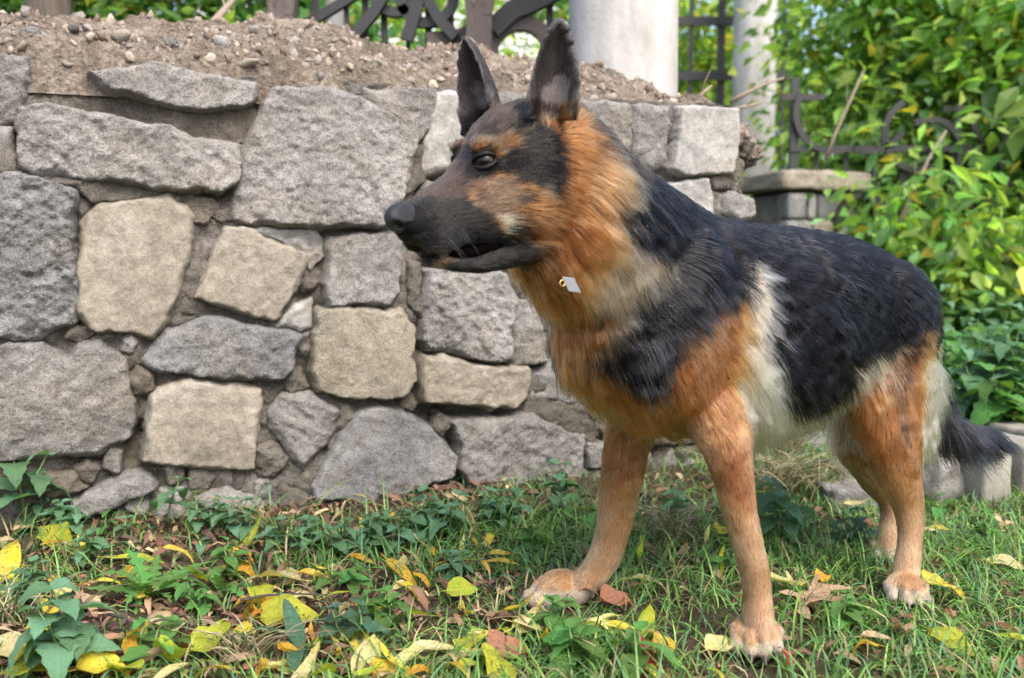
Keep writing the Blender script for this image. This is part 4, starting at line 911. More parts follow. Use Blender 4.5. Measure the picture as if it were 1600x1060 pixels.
def coat(P, N, jit, jit2=0.):
    """index into CN for skin points P (dog space); jit (n,3) ruffles the borders"""
    Q = P + jit; H = (P + jit * .42 + np.stack([fbm(P, 55, 3, 140 + k) for k in range(3)], 1) * .0055 + jit2 - HO) @ HR.T; H0 = (P - HO) @ HR.T
    hs = H[:, [0, 2]]; sz = Q[:, [0, 2]]
    out = np.full(len(P), CI['tan'])
    def put(mask, k): out[mask] = CI[k]
    head = (H0[:, 0] > .005) & (H0[:, 2] > -.125) & (P[:, 0] > .18)
    fl = (P[:, 2] < .285) & (P[:, 0] > -.12) & (np.abs(P[:, 1]) > .03); rl = (P[:, 2] < .31) & (P[:, 0] < -.22)
    inside = (P[:, 1] * np.where(P[:, 1] > 0, N[:, 1], -N[:, 1]) < -.2)
    put(P[:, 0] > .02, 'orange')
    for k, c in (('chest_orange', 'orange'), ('brown_shoulder', 'brown'), ('agouti', 'agouti'), ('saddle', 'black'), ('shoulder_black', 'black'), ('stripe_cream', 'cream'),
                 ('mane_black', 'mane_dark'), ('mane_pale', 'mane'), ('hip_cream', 'cream')):
        put(in_poly(sz, TRUNKP[k]) & ~head, c)
    put((Q[:, 2] > .655 - .5 * np.clip(.20 - Q[:, 0], 0, .2)) & (Q[:, 0] > .10) & (Q[:, 0] < .235) & ~head, 'mane_dark')
    put((Q[:, 2] > .535) & (Q[:, 0] < .13) & (Q[:, 0] > -.46) & ~head, 'black')                   # the top of the back
    put((P[:, 2] < .305) & (P[:, 0] < -.03) & (P[:, 0] > -.30) & (np.abs(P[:, 1]) < .10) & (N[:, 2] < -.1), 'cream')   # belly
    put((Q[:, 0] < -.37) & (Q[:, 2] < .415), 'tan'); put(in_poly(sz, TRUNKP['streak']), 'streak'); put((Q[:, 0] < -.27) & (P[:, 2] < .335) & (P[:, 2] > .12) & (Q[:, 0] > -.40), 'orange'); put(in_poly(sz, TRUNKP['streak']), 'streak')
    put((Q[:, 0] < -.392 + (Q[:, 2] - .25) * .12) & (Q[:, 2] < .375) & (Q[:, 2] > .20), 'cream')
    put((Q[:, 0] < -.35) & (Q[:, 2] > .415), 'black')
    rs = (jit2[:, 0] / .0026 if np.ndim(jit2) else np.zeros(len(P))); zq = Q[:, 2] + .028 * rs
    put(fl, 'leg'); put(fl & (zq > .205), 'orange'); put(in_poly(sz + (jit2[:, [0, 2]] * 5 if np.ndim(jit2) else 0), TRUNKP['foreleg_rust']) & fl, 'rust')
    put(rl & (zq < .185), 'leg'); put((P[:, 2] < .030 + jit[:, 2] * .5) & (N[:, 2] > -.5), 'toe')
    put(rl & inside & (P[:, 2] > .16), 'orange')
    td = tail_dist(P); put((td < .036) & (P[:, 2] < .34) & (P[:, 0] < -.445), 'black'); put((td < .036) & (P[:, 2] >= .34) & (P[:, 0] < -.50), 'black')
    # head
    put(head, 'orange')
    hm = lambda k: in_poly(hs, HEADP[k]) & head
    top = head & (N @ HR[2] > .55) & (H0[:, 0] < .10)
    put(head & (H[:, 2] > .040) & (H[:, 0] < .10), 'dark_brown')
    put(head & (N @ HR[1] * np.sign(H0[:, 1]) > .2) & (H[:, 0] < .03) & (H[:, 2] < .02), 'orange')
    put(hm('forehead_dark'), 'muzzle'); put(hm('brow_tan'), 'brow'); put(hm('cheek_pale'), 'pale'); put(hm('cheek_cream'), 'cream'); put(hm('band_black'), 'muzzle')
    put(top & (np.abs(H[:, 1]) < .034) & (H[:, 2] < .06), 'dark_brown'); put(hm('head_rim') & top, 'rust')
    put(head & (H[:, 0] > .105) & (H[:, 2] > -.006) & (np.abs(H[:, 1]) < .026), 'muzzle_top'); put(hm('muzzle_top'), 'muzzle_top')
    put(hm('muzzle_black'), 'muzzle'); put(head & (H[:, 0] > .150) & (H[:, 2] < -.006), 'muzzle'); put(head & (H[:, 0] > .112) & (H[:, 2] < -.072), 'muzzle')
    put(hm('eye_black'), 'muzzle'); put(hm('spot_a') | hm('spot_b'), 'muzzle')
    put(head & (H0[:, 0] > .168) & (H0[:, 0] < .197) & (H[:, 2] < -.066) & (H[:, 2] > -.080), 'pale')
    ok, t, u, q, w_ = ear_coords(P)
    fcs = np.where(w_[:, None] > .5, EARS[1][2][None], EARS[0][2][None])
    front = (N * fcs).sum(1) > .0
    ok = ok & (P[:, 0] > .15) & (H0[:, 2] > .035)
    put(ok, 'dark_brown'); put(ok & front, 'ear_in'); en = jit[:, 0] * 14; put(ok & front & (t < .40 + en) & (np.abs(u - .1 + en) < .5), 'ear_tuft'); put(ok & (np.abs(u) > .88) , 'ear_rim')
    return out, head, ok
_TP = np.array([t_[0] for t_ in TAIL])
def tail_dist(P):
    d = np.full(len(P), 9.)
    for a, b in zip(_TP[:-1], _TP[1:]):
        ab = b - a; t = np.clip(((P - a) @ ab) / (ab @ ab), 0, 1); d = np.minimum(d, np.linalg.norm(P - a - t[:, None] * ab, axis=1))
    return d

# ---- how the coat lies: (place, direction, length, lift off the skin)
ANC = []
def anc(p, d, ln, lift=.35): ANC.append((np.asarray(p, float), nrm(d), ln, lift))
for s, zt, zb, hw, lo in TRUNK[2:-1]:
    f = (s + .5) / .65
    anc((s, 0, zt), (-1, 0, -.06), .032 + .006 * f, .26)
    for sd in (1, -1):
        anc((s, sd * hw * .75, zt - .05), (-1, 0, -.22), .034, .24)
        anc((s, sd * hw, (zt + zb) / 2), (-.88, 0, -.50), .030, .24)
        anc((s, sd * hw * .8, zb + .05), (-.80, 0, -.60), .038, .30)
    anc((s, 0, zb), (-.75, 0, -.62), .045, .36)
for sd in (1, -1):
    anc((.19, sd * .045, .43), (-.22, sd * .1, -1), .031, .36); anc((.16, sd * .07, .36), (-.35, sd * .05, -1), .029, .34)
    anc((.07, sd * .125, .46), (-.55, 0, -.83), .032, .30); anc((.06, sd * .12, .38), (-.45, 0, -.90), .026, .30); anc((.12, sd * .11, .40), (-.38, 0, -.93), .030, .32)
    anc((.02, sd * .12, .46), (-.70, 0, -.70), .034, .30); anc((-.03, sd * .12, .40), (-.75, 0, -.66), .044, .38); anc((-.05, sd * .11, .32), (-.60, 0, -.80), .050, .42)
    anc((.03, sd * .13, .31), (-.40, 0, -.92), .020, .28)
    anc((-.27, sd * .10, .33), (-.55, sd * .1, -.83), .044, .36); anc((-.34, sd * .11, .42), (-.75, 0, -.66), .028, .26); anc((-.33, sd * .11, .33), (-.25, 0, -.97), .022, .26)
    anc((-.43, sd * .08, .36), (-.75, sd * .1, -.66), .046, .46); anc((-.44, sd * .09, .30), (-.78, sd * .1, -.62), .060, .55); anc((-.43, sd * .10, .24), (-.78, sd * .1, -.62), .050, .50)
    anc((-.44, sd * .05, .42), (-.60, 0, -.80), .026, .28)
anc((.205, .01, .42), (-.15, 0, -1), .033, .38); anc((.15, 0, .325), (-.55, 0, -.85), .032, .36)
for (c, a, b), (c2, _a, _b) in zip(NECK[:-1], NECK[1:]):
    c = np.array(c); t = nrm(np.array(c2) - c); v_ = np.cross(t, np.array([0, 1., 0])); v_ = v_ if v_[2] > 0 else -v_
    anc(c + v_ * b, (-1, 0, -.50), .036, .28); anc(c - v_ * b, (-.30, 0, -1), .036, .40)
    for sd in (1, -1):
        anc(c + np.array([0, sd * a, 0]), (-.78, sd * .05, -.68), .035, .32); anc(c + np.array([0, sd * a * .7, 0]) - v_ * b * .6, (-.5, sd * .05, -.9), .036, .36)
        anc(c + np.array([0, sd * a * .7, 0]) + v_ * b * .6, (-.95, 0, -.5), .042, .32)
def hanc(p, d, ln, lift=.25): anc(hd(*p), np.asarray(d, float) @ HR, ln * (1.45 if ln < .02 else 1.1), lift + .05)
hanc((.20, 0, 0), (-1, 0, .12), .0045, .15); hanc((.16, 0, .010), (-1, 0, .15), .0055, .15); hanc((.125, 0, .022), (-1, 0, .35), .006, .15)
hanc((.095, 0, .045), (-.9, 0, .5), .008, .18); hanc((.06, 0, .064), (-1, 0, .2), .011, .25); hanc((.02, 0, .068), (-1, 0, 0), .016, .3); hanc((-.03, 0, .05), (-1, 0, -.3), .032, .32)
for sd in (1, -1):
    hanc((.20, sd * .028, -.025), (-1, sd * .1, -.12), .005, .15); hanc((.16, sd * .034, -.03), (-1, sd * .1, -.12), .006, .15); hanc((.13, sd * .04, -.05), (-1, sd * .1, -.25), .008, .18)
    hanc((.125, sd * .036, 0), (-1, sd * .2, -.1), .006, .15); hanc((.10, sd * .045, .0), (-1, sd * .2, -.15), .008, .18); hanc((.07, sd * .056, .015), (-1, sd * .15, -.15), .010, .2)
    hanc((.07, sd * .060, -.03), (-.95, sd * .2, -.35), .013, .25); hanc((.04, sd * .064, 0), (-.95, sd * .15, -.4), .016, .25); hanc((.03, sd * .064, -.05), (-.85, sd * .2, -.6), .024, .32)
    hanc((.08, sd * .040, -.085), (-.9, sd * .1, -.45), .018, .32); hanc((.05, sd * .03, -.11), (-.75, 0, -.7), .030, .4); hanc((-.01, sd * .06, .01), (-.9, sd * .1, -.45), .030, .32)
    hanc((-.03, sd * .06, -.06), (-.8, sd * .2, -.65), .040, .40); hanc((.00, sd * .06, -.09), (-.7, sd * .2, -.75), .040, .42); hanc((.085, sd * .03, .045), (-.9, sd * .2, .35), .008, .2)
hanc((.17, 0, -.09), (-1, 0, -.1), .006, .2); hanc((.12, 0, -.108), (-1, 0, -.2), .010, .25)
for base, upv, fc, sv, hgt, sd in EARS:
    for t in (.15, .4, .65, .9):
        for u in (-.8, 0, .8): anc(base + upv * hgt * t + sv * .03 * u, upv * (1 if t > .3 else .6) + sv * u * .25, .0045 if t > .3 else .010, .18)
for lg, l0 in ((nearF, .017), (farF, .017), (nearR, .022), (farR, .022)):
    C_ = [np.array(p_[0]) for p_ in lg]
    for i in range(2 if lg in (nearR, farR) else 1, len(C_)):
        d = nrm(C_[i] - C_[i - 1]); f = max(0, 1 - (i - 1) / 4.5)
        for off in ((1, 0), (-1, 0), (0, 1), (0, -1)):
            r_ = max(lg[i][1:])
            anc(C_[i] + np.array([off[0] * r_, off[1] * r_, 0]), d + np.array([-.12 if off[0] < 0 else 0, 0, -.05]), .0085 + (l0 - .0085) * f, .24)
for c, h, sd_, k in PAWS:
    anc(c + DZ * .05, h * .3 - DZ, .006, .2); anc(c + h * .03 + DZ * .035, h - DZ * .4, .0042, .15); anc(c + h * .045 + DZ * .015, h * .3 - DZ, .0038, .15)
for i in range(1, len(_TP)):
    d = nrm(_TP[i] - _TP[i - 1])
    for off in np.eye(3).tolist() + (-np.eye(3)).tolist(): anc(_TP[i] + np.array(off) * .02, d, .030 if i < 3 else .060, .50)
AP = np.array([a[0] for a in ANC]); AD = np.array([a[1] for a in ANC]); AL = np.array([a[2] for a in ANC]); AF = np.array([a[3] for a in ANC])
def lie(P):
    D = np.zeros((len(P), 3)); Ln = np.zeros(len(P)); Lf = np.zeros(len(P))
    for i in range(0, len(P), 40000):
        q = P[i:i + 40000]
        d2 = (q * q).sum(1)[:, None] + (AP * AP).sum(1)[None] - 2 * q @ AP.T
        w_ = 1 / (np.maximum(d2, 0) + 1.2e-4) ** 2.6; w_ /= w_.sum(1)[:, None]
        D[i:i + 40000] = w_ @ AD; Ln[i:i + 40000] = w_ @ AL; Lf[i:i + 40000] = w_ @ AF
    return D, Ln, Lf

# ---- plant the hairs
_bm.calc_loop_triangles()
TI = np.zeros(len(_bm.loop_triangles) * 3, np.int32); _bm.loop_triangles.foreach_get('vertices', TI); TI = TI.reshape(-1, 3)
VN = np.zeros(len(BV) * 3, np.float32); _bm.vertices.foreach_get('normal', VN); VN = VN.reshape(-1, 3).astype(float)
_, _vl, _ = lie(BV)
A_, B_, C_ = BV[TI[:, 0]], BV[TI[:, 1]], BV[TI[:, 2]]
ar = np.linalg.norm(np.cross(B_ - A_, C_ - A_), axis=1) / 2
tl = _vl[TI].mean(1)
dens = ar * np.clip(.030 / np.maximum(tl, .004), .95, 3.4)
EYEC = [hd(.1065, sd * .0235, .0195) for sd in (1, -1)]
NOSEC = hd(.211, 0, -.0135)
NH = 300000
pick = RNG.choice(len(TI), NH, p=dens / dens.sum())
r1, r2 = np.sqrt(RNG.random(NH)), RNG.random(NH)
W_ = np.stack([1 - r1, r1 * (1 - r2), r1 * r2], 1)
RP = (BV[TI[pick]] * W_[:, :, None]).sum(1); RN = nrm((VN[TI[pick]] * W_[:, :, None]).sum(1))
hh = (RP - HO) @ HR.T
bad = ((hh[:, 0] > .199) & (hh[:, 2] > -.032)) | (np.minimum(*[np.linalg.norm(RP - e_, axis=1) for e_ in EYEC]) < .0110) | ((RP[:, 2] < .006))
RP, RN = RP[~bad], RN[~bad]; NH = len(RP)
FD, FL, LF = lie(RP)
FD = FD + .20 * np.stack([vnoise(RP, 13, 90 + k) for k in range(3)], 1) + .07 * np.stack([vnoise(RP, 40, 95 + k) for k in range(3)], 1) + .07 * RNG.normal(size=(NH, 3))
FD = nrm(FD - RN * (FD * RN).sum(1)[:, None])
jit = np.stack([fbm(RP, 30, 3, 40 + k) for k in range(3)], 1) * .010 + RNG.normal(size=(NH, 3)) * np.clip(FL * .15, .0012, .006)[:, None]
ci, hmask, emask = coat(RP, RN, jit, RNG.normal(size=(NH, 3)) * .0026)
FL = FL * (1 + .18 * RNG.normal(size=NH)).clip(.45, 1.6) * (1 + .22 * vnoise(RP, 35, 5)) * np.where((ci == CI['black']) & (RP[:, 0] > -.42), 1.18, 1.) * np.where(np.isin(ci, [CI['agouti'], CI['cream'], CI['mane']]) & ~hmask, 1.25, 1.)
LF = LF * (1 + .25 * RNG.normal(size=NH)).clip(.3, 1.8)
NP = 6
T_ = np.linspace(0, 1, NP)
HP = RP[:, None, :] + (FL[:, None, None]) * (FD[:, None, :] * T_[None, :, None] + RN[:, None, :] * (LF[:, None] * (T_ - .52 * T_ ** 2)[None])[:, :, None])
droop = np.clip((FL - .02) * 8, 0, .3)[:, None] * (T_ ** 2)[None] * FL[:, None]
HP[:, :, 2] -= droop
# locks: tips lean towards the tip of a nearby leading hair
nl = NH // 20
lead = RNG.choice(NH, nl, replace=False); kd = KDTree(nl)
for i, k in enumerate(lead): kd.insert(RP[k], i)
kd.balance()
near = np.array([kd.find(p_)[1] for p_ in RP]); LH = HP[lead][near]; Lroot = RP[lead][near]
cs = np.clip((FL - .006) / .03, 0, 1) * np.where(ci == CI['black'], .45, .66) * np.clip(.7 + .6 * vnoise(RP, 60, 8), .1, 1)
far_ = np.linalg.norm(Lroot - RP, axis=1); cs = cs * (far_ < .016)
HP += (LH - HP) * (cs[:, None] * (T_ ** 1.3)[None])[:, :, None]
# faint waviness
wv = np.stack([vnoise(HP.reshape(-1, 3), 70, 60 + k).reshape(NH, NP) for k in range(3)], 2)
HP += wv * (FL[:, None] * .07 * T_[None])[:, :, None]
RC = np.array([COAT[k][0] for k in CN]); TC = np.array([COAT[k][1] for k in CN]); BT = np.array([COAT[k][2] for k in CN])
vary = np.exp(RNG.normal(size=NH) * .26 + .22 * vnoise(RP, 45, 12) + .14 * vnoise(RP, 14, 13))[:, None]
rc, tc = RC[ci] * vary, TC[ci] * vary
btip = RNG.random(NH) < BT[ci] * np.clip(1 + 1.1 * vnoise(RP, 55, 21), 0, 2.2)
stray = hmask & (RNG.random(NH) < .16) & np.isin(ci, [CI['dark_brown'], CI['muzzle_top']]); rc[stray] = COAT['brow'][0]; tc[stray] = COAT['brow'][1]
sheen_tip = (RNG.random(NH) < .09 * np.clip(1 + 1.2 * vnoise(RP, 16, 33), 0, 2.2)) & (ci == CI['black']); tc[sheen_tip] = (.075, .076, .090)  # saddle highlights painted in: some black hairs get a grey-blue sheen colour at the tip
HC = rc[:, None, :] + (tc - rc)[:, None, :] * (T_ ** .8)[None, :, None]
bt = np.clip((T_ - .45) / .3, 0, 1)
HC[btip] += (np.array([.014, .012, .012]) - HC[btip]) * bt[None, :, None]
# whiskers
wh = []
for sd in (1, -1):
    for k in range(9):
        p0 = hd(.165 + .03 * random.random(), sd * .0345, -.022 - .03 * random.random()); d0 = nrm(np.array([-.35 + .4 * random.random(), sd * (.8 + .2 * random.random()), -.55 + .3 * random.random()]) @ HR)
        ln = random.uniform(.025, .05)
        wh.append([p0 + d0 * ln * t + np.array([0, 0, -.3 * ln]) * t * t for t in T_])
HP = np.concatenate([HP, np.array(wh)]); HC = np.concatenate([HC, np.full((len(wh), NP, 3), .16)]); NH = len(HP)
wid = np.r_[np.where(hmask | (FL[:] < .012), .00022, .00030) * (1 + .25 * RNG.random(NH - len(wh))), np.full(len(wh), .00014)]
RAD = wid[:, None] * np.array([.85, 1., 1., .85, .6, .12])[None]
fc_ = bpy.data.hair_curves.new('fur'); fc_.add_curves([NP] * NH)
fc_.attributes['position'].data.foreach_set('vector', HP.astype(np.float32).ravel())
ra = fc_.attributes.get('radius') or fc_.attributes.new('radius', 'FLOAT', 'POINT'); ra.data.foreach_set('value', RAD.astype(np.float32).ravel())
ca_ = fc_.attributes.new('col', 'FLOAT_COLOR', 'POINT'); _c4 = np.ones((NH * NP, 4), np.float32); _c4[:, :3] = HC.reshape(-1, 3); ca_.data.foreach_set('color', _c4.ravel())
m = NT('fur')
m.t.nodes.remove(m.b)
hb = m.n('BsdfHairPrincipled'); hb.model = 'CHIANG'; hb.parametrization = 'COLOR'
at_ = m.n('Attribute', attribute_name='col'); m.l(at_.outputs['Color'], hb.inputs['Color']); m.l(hb.outputs[0], m.out.inputs['Surface'])
hb.inputs['IOR'].default_value = 1.34; hb.inputs['Roughness'].default_value = .22; hb.inputs['Radial Roughness'].default_value = .45; hb.inputs['Coat'].default_value = 0.
fc_.materials.append(m.m)
fur = bpy.data.objects.new('fur', fc_); COL.objects.link(fur); fur.parent = dog
SC.cycles_curves.shape = 'RIBBONS'; SC.cycles_curves.subdivisions = 2
# ---- skin under the coat
vjit = np.stack([fbm(BV, 30, 3, 40 + k) for k in range(3)], 1) * .010
vi, _h0, _e0 = coat(BV, VN, vjit); color_attr(dog, RC[vi] * .55)
m = NT('skin'); at_ = m.n('Attribute', attribute_name='col'); m.base(at_.outputs['Color']); m.set(Roughness=.7); m.b.inputs['Specular IOR Level'].default_value = .15
dog.data.materials.append(m.m)
# ---- eyes, nose, lips, claws, collar
_bvh = BVHTree.FromPolygons([tuple(v) for v in BV], [tuple(t) for t in TI])
def skin_at(x, z, sd):
    o = hd(x, sd * .12, z); h = _bvh.ray_cast(Vector(o), Vector(-HR[1] * sd))
    return (np.array(h[0]), np.array(h[1])) if h[0] is not None else (hd(x, sd * .03, z), HR[1] * sd)
m = NT('eye_glass')
tc_ = m.n('TexCoord'); sp_ = m.n('SeparateXYZ'); m.l(tc_.outputs['Object'], sp_.inputs[0])
m.base(m.ramp(sp_.outputs['X'], [(0, (.16, .14, .14)), (.40, (.10, .085, .085)), (.47, (.012, .007, .005)), (.66, (.026, .011, .006)), (.84, (.032, .014, .007)), (.88, (.003, .003, .003)), (1, (.003, .003, .003))]))
m.set(Roughness=.10); m.b.inputs['Specular IOR Level'].default_value = .35
eye_mat = m.m
m = NT('dark_skin'); m.base((.006, .005, .0055)); m.set(Roughness=.5); m.b.inputs['Specular IOR Level'].default_value = .2
n1 = m.noise(900, 2); m.l(m.bump(n1, .25, .001), m.b.inputs['Normal']); dark_skin = m.m
m = NT('nose_leather'); m.base((.011, .010, .012)); m.set(Roughness=.34)
vo = m.n('TexVoronoi', i_Scale=620.); m.l(m.bump(vo.outputs['Distance'], .5, .0012), m.b.inputs['Normal']); nose_mat = m.m
m = NT('lip_skin'); m.base((.026, .022, .024)); m.set(Roughness=.4); lip_mat = m.m
m = NT('mouth_inside'); m.base((.003, .002, .002)); m.set(Roughness=.9); m.b.inputs['Specular IOR Level'].default_value = 0.; mouth_mat = m.m
sv_, sf_ = uv_sphere(28, 20)
for sd in (1, -1):
    sp, sn = skin_at(.1065, .0205, sd)
    out = nrm(sn * .5 + HR[0] * .55 + HR[1] * sd * .75 + HR[2] * .06); side = nrm(np.cross(HR[2], out)); upv = np.cross(out, side)
    c = sp - sn * (.0050 if sd > 0 else .0105)
    eyeo = mesh_obj('eye', sv_, sf_, eye_mat, dog)
    eyeo.matrix_local = Matrix.Translation(c) @ Matrix(np.stack([out, side, upv], 1).tolist()).to_4x4() @ Matrix.Scale(.0120, 4)
    for k, (zs, r_, tilt) in enumerate(((1., .0024, .30), (-1., .0024, .16))):      # upper and lower lid
        path = []
        for i in range(13):
            a = math.pi * i / 12; x = math.cos(a) * .0136; z = math.sin(a) * (.0073 if zs > 0 else .0080) * zs
            q = max(0., .0140 ** 2 - min(x * x + z * z, .0140 ** 2)) ** .5
            path.append(c + side * x + upv * (z + x * -.10 * 0) + out * (q * .90 + .0010))
        v, f = tube_mesh(path, [.0012 + r_ * .62 * math.sin(math.pi * i / 12) for i in range(13)], 10)
        mesh_obj('eyelid', v, f, dark_skin, dog)
# nose leather
nv_, nf_ = uv_sphere(64, 44)
p = nv_.copy(); x, y, z = p[:, 1].copy(), p[:, 0].copy(), p[:, 2].copy()
P3 = np.stack([x * .0215, y * .0225, z * .0195], 1)
P3[:, 1] *= 1 - .22 * sm(-z, .0, 1.); P3[:, 0] += .003 * sm(z, -.2, .6) - .005 * sm(-z, .2, 1.)
for sd in (1, -1):
    d = np.sqrt(((x - .72) / .42) ** 2 + ((y - sd * .52) / .24) ** 2 + ((z + .12) / .30) ** 2); k = np.exp(-(d * 1.35) ** 2.4); P3[:, 0] -= .0095 * k; P3[:, 1] -= sd * .003 * k
    d = np.sqrt(((x - .35) / .35) ** 2 + ((y - sd * .86) / .3) ** 2 + ((z + .26) / .12) ** 2); P3[:, 1] -= sd * .0040 * np.exp(-d ** 2)
P3[:, 0] -= .0022 * np.exp(-(y / .07) ** 2) * (x > 0) * sm(-z, -.35, .1)
nose = mesh_obj('nose', hd(0, 0, 0) * 0 + (np.array([.2075, 0, -.0155]) + P3) @ HR + HO, nf_, nose_mat, dog)
# dark inside of the slightly open mouth
DV.clear(); DFc.clear()
loft([(hd(x, 0, z), HR[1] * w_ * .78, HR[2] * .012, 2.) for x, z, w_ in ((.060, -.085, .020), (.085, -.083, .027), (.115, -.080, .0285), (.145, -.077, .0255), (.170, -.071, .021), (.185, -.066, .014))], 18)
mesh_obj('mouth', DV, DFc, mouth_mat, dog)
# claws
m = NT('claw'); m.base((.10, .085, .075)); m.set(Roughness=.35); claw_mat = m.m
cv, cf = [], []
for j in range(6):
    t = j / 5
    for i in range(8):
        a = 2 * math.pi * i / 8; r = .0031 * (1 - t) ** .7 + .0003; cv.append((.0125 * t, r * .75 * math.cos(a), r * math.sin(a) - .006 * t * t))
for j in range(5):
    for i in range(8): cf.append((j * 8 + i, j * 8 + (i + 1) % 8, j * 8 + 8 + (i + 1) % 8, j * 8 + 8 + i))
claw0 = None
for c, h, sd_, k in PAWS:
    for off, fw_, ln in ((-.0235, .012, .9), (-.0082, .028, 1.), (.0082, .028, 1.), (.0235, .012, .9)):
        b = c + sd_ * off * k + h * (fw_ + .013 + .0135 * ln) * k + DZ * .0135
        if claw0 is None: o = claw0 = mesh_obj('claw', cv, cf, claw_mat, dog)
        else: o = claw0.copy(); COL.objects.link(o)
        o.matrix_local = Matrix.Translation(b) @ Matrix(np.stack([h, sd_, DZ], 1).tolist()).to_4x4()
# collar chain deep in the ruff, with its tag
nc, nt_ = np.array([.172, .034, .545]), nrm(np.array([.62, .14, .52]))
u_ = nrm(np.array([0, 1., 0]) - nt_ * nt_[1]); w_ = np.cross(nt_, u_)
path = []
for a in np.linspace(0, 2 * math.pi, 49)[:-1]:
    d_ = u_ * math.cos(a) + w_ * math.sin(a); h_ = _bvh.ray_cast(Vector(nc + d_ * .25), Vector(-d_)); path.append((np.array(h_[0]) if h_[0] is not None else nc + d_ * .09) - d_ * .0004)
m = NT('steel'); m.base((.55, .56, .58)); m.set(Roughness=.5, Metallic=1.); n1 = m.noise(300, 3); m.l(m.bump(n1, .12, .001), m.b.inputs['Normal']); steel = m.m
m = NT('brass'); m.base((.60, .45, .16)); m.set(Roughness=.3, Metallic=1.); brass = m.m
v, f = tube_mesh(path, .0020, 8, True); collar = mesh_obj('collar', v, f, steel, dog)
tv = [(-.0145, -.001, 0), (.0025, -.001, .0078), (.0145, -.001, 0), (-.0025, -.001, -.0078)]; tv += [(a, .0012, c_) for a, b, c_ in tv]
m = NT('tag_metal'); m.base((.38, .40, .44)); m.set(Roughness=.35, Metallic=.35); n1 = m.noise(400, 3); m.l(m.bump(n1, .15, .001), m.b.inputs['Normal'])
tg = mesh_obj('collar_tag', tv, [(0, 1, 2, 3), (7, 6, 5, 4), (0, 4, 5, 1), (1, 5, 6, 2), (2, 6, 7, 3), (3, 7, 4, 0)], m.m, collar, False)
TAGP = np.array([.2355, .0790, .4850]); TAGP = TAGP + nrm(wl(CAMP) - TAGP) * .034
tg.matrix_local = Matrix.Translation(TAGP) @ Matrix.Rotation(-.52, 4, 'Z') @ Matrix.Rotation(-.25, 4, 'X') @ Matrix.Rotation(-.70, 4, 'Y')
rv, rf = tube_mesh([TAGP + DF * 0 + np.array([.011, -.004, .002]) + .0036 * np.array([math.cos(a), .3, math.sin(a)]) for a in np.linspace(0, 2 * math.pi, 17)[:-1]], .0007, 6, True)
mesh_obj('tag_ring', rv, rf, brass, collar)
# ================================================================== blocks and loose stones on the ground
m = NT('old_concrete'); tc = m.n('TexCoord'); n1 = m.noise(9, 6, .7, tc.outputs['Object']); n2 = m.noise(140, 4, .7, tc.outputs['Object'])
c = m.ramp(n1, [(.3, (.13, .12, .10)), (.5, (.21, .195, .165)), (.7, (.29, .275, .24))]); c = m.mix(m.math('MULTIPLY', m.ramp(n2, [(.5, (0, 0, 0)), (.65, (1, 1, 1))]), .5), c, (.16, .15, .13)); m.base(c); m.set(Roughness=.9); m.l(m.bump(n2, .5, .005), m.b.inputs['Normal']); conc = m.m
def loose(name, px, py, sx, sy, sz, mat, label, cat, seed, rz=.3, zoff=0., amp=.006, tilt=0., group=None):
    g = gnd(px, py); o = rough_box(name, sx, sy, sz, (0, 0, 0), mat, None, seed, amp, 12); o.location = (g[0], g[1] + sy / 2, sz / 2 - .02 + zoff); o.rotation_euler = (tilt, tilt * .6, rz); tag(o, label, cat, group, kind='thing'); return o
loose('concrete_block', 1543, 784, .075, .16, .150, conc, 'upright narrow concrete block just under the tail tip', 'block', 1, .32, amp=.004)
loose('concrete_block', 1610, 778, .085, .16, .135, conc, 'concrete block cut off by the right edge of the photo', 'block', 2, .30, amp=.004)
loose('concrete_block', 1632, 742, .13, .16, .125, conc, 'wide pale concrete block lying behind the two narrow ones', 'block', 3, .3, 0., amp=.004)
loose('rock', 1478, 778, .10, .10, .115, SM['grey'], 'grey rough rock between the hind leg and the concrete block', 'rock', 4, .5, amp=.016)
loose('rock', 1352, 752, .16, .09, .060, SM['brown'], 'flat brown rock lying behind the hind legs', 'rock', 5, .2, amp=.014)
loose('rock', 1345, 790, .13, .08, .050, SM['grey'], 'small grey rock lying in front of the flat brown rock', 'rock', 6, .1, amp=.014)
loose('rock', 1290, 705, .18, .12, .050, SM['grey'], 'grey flat rock glimpsed under the belly', 'rock', 7, .2, amp=.014)
loose('rock', 1255, 690, .12, .10, .07, SM['light'], 'light grey rock under the belly beside the flat one', 'rock', 8, .6, amp=.014)

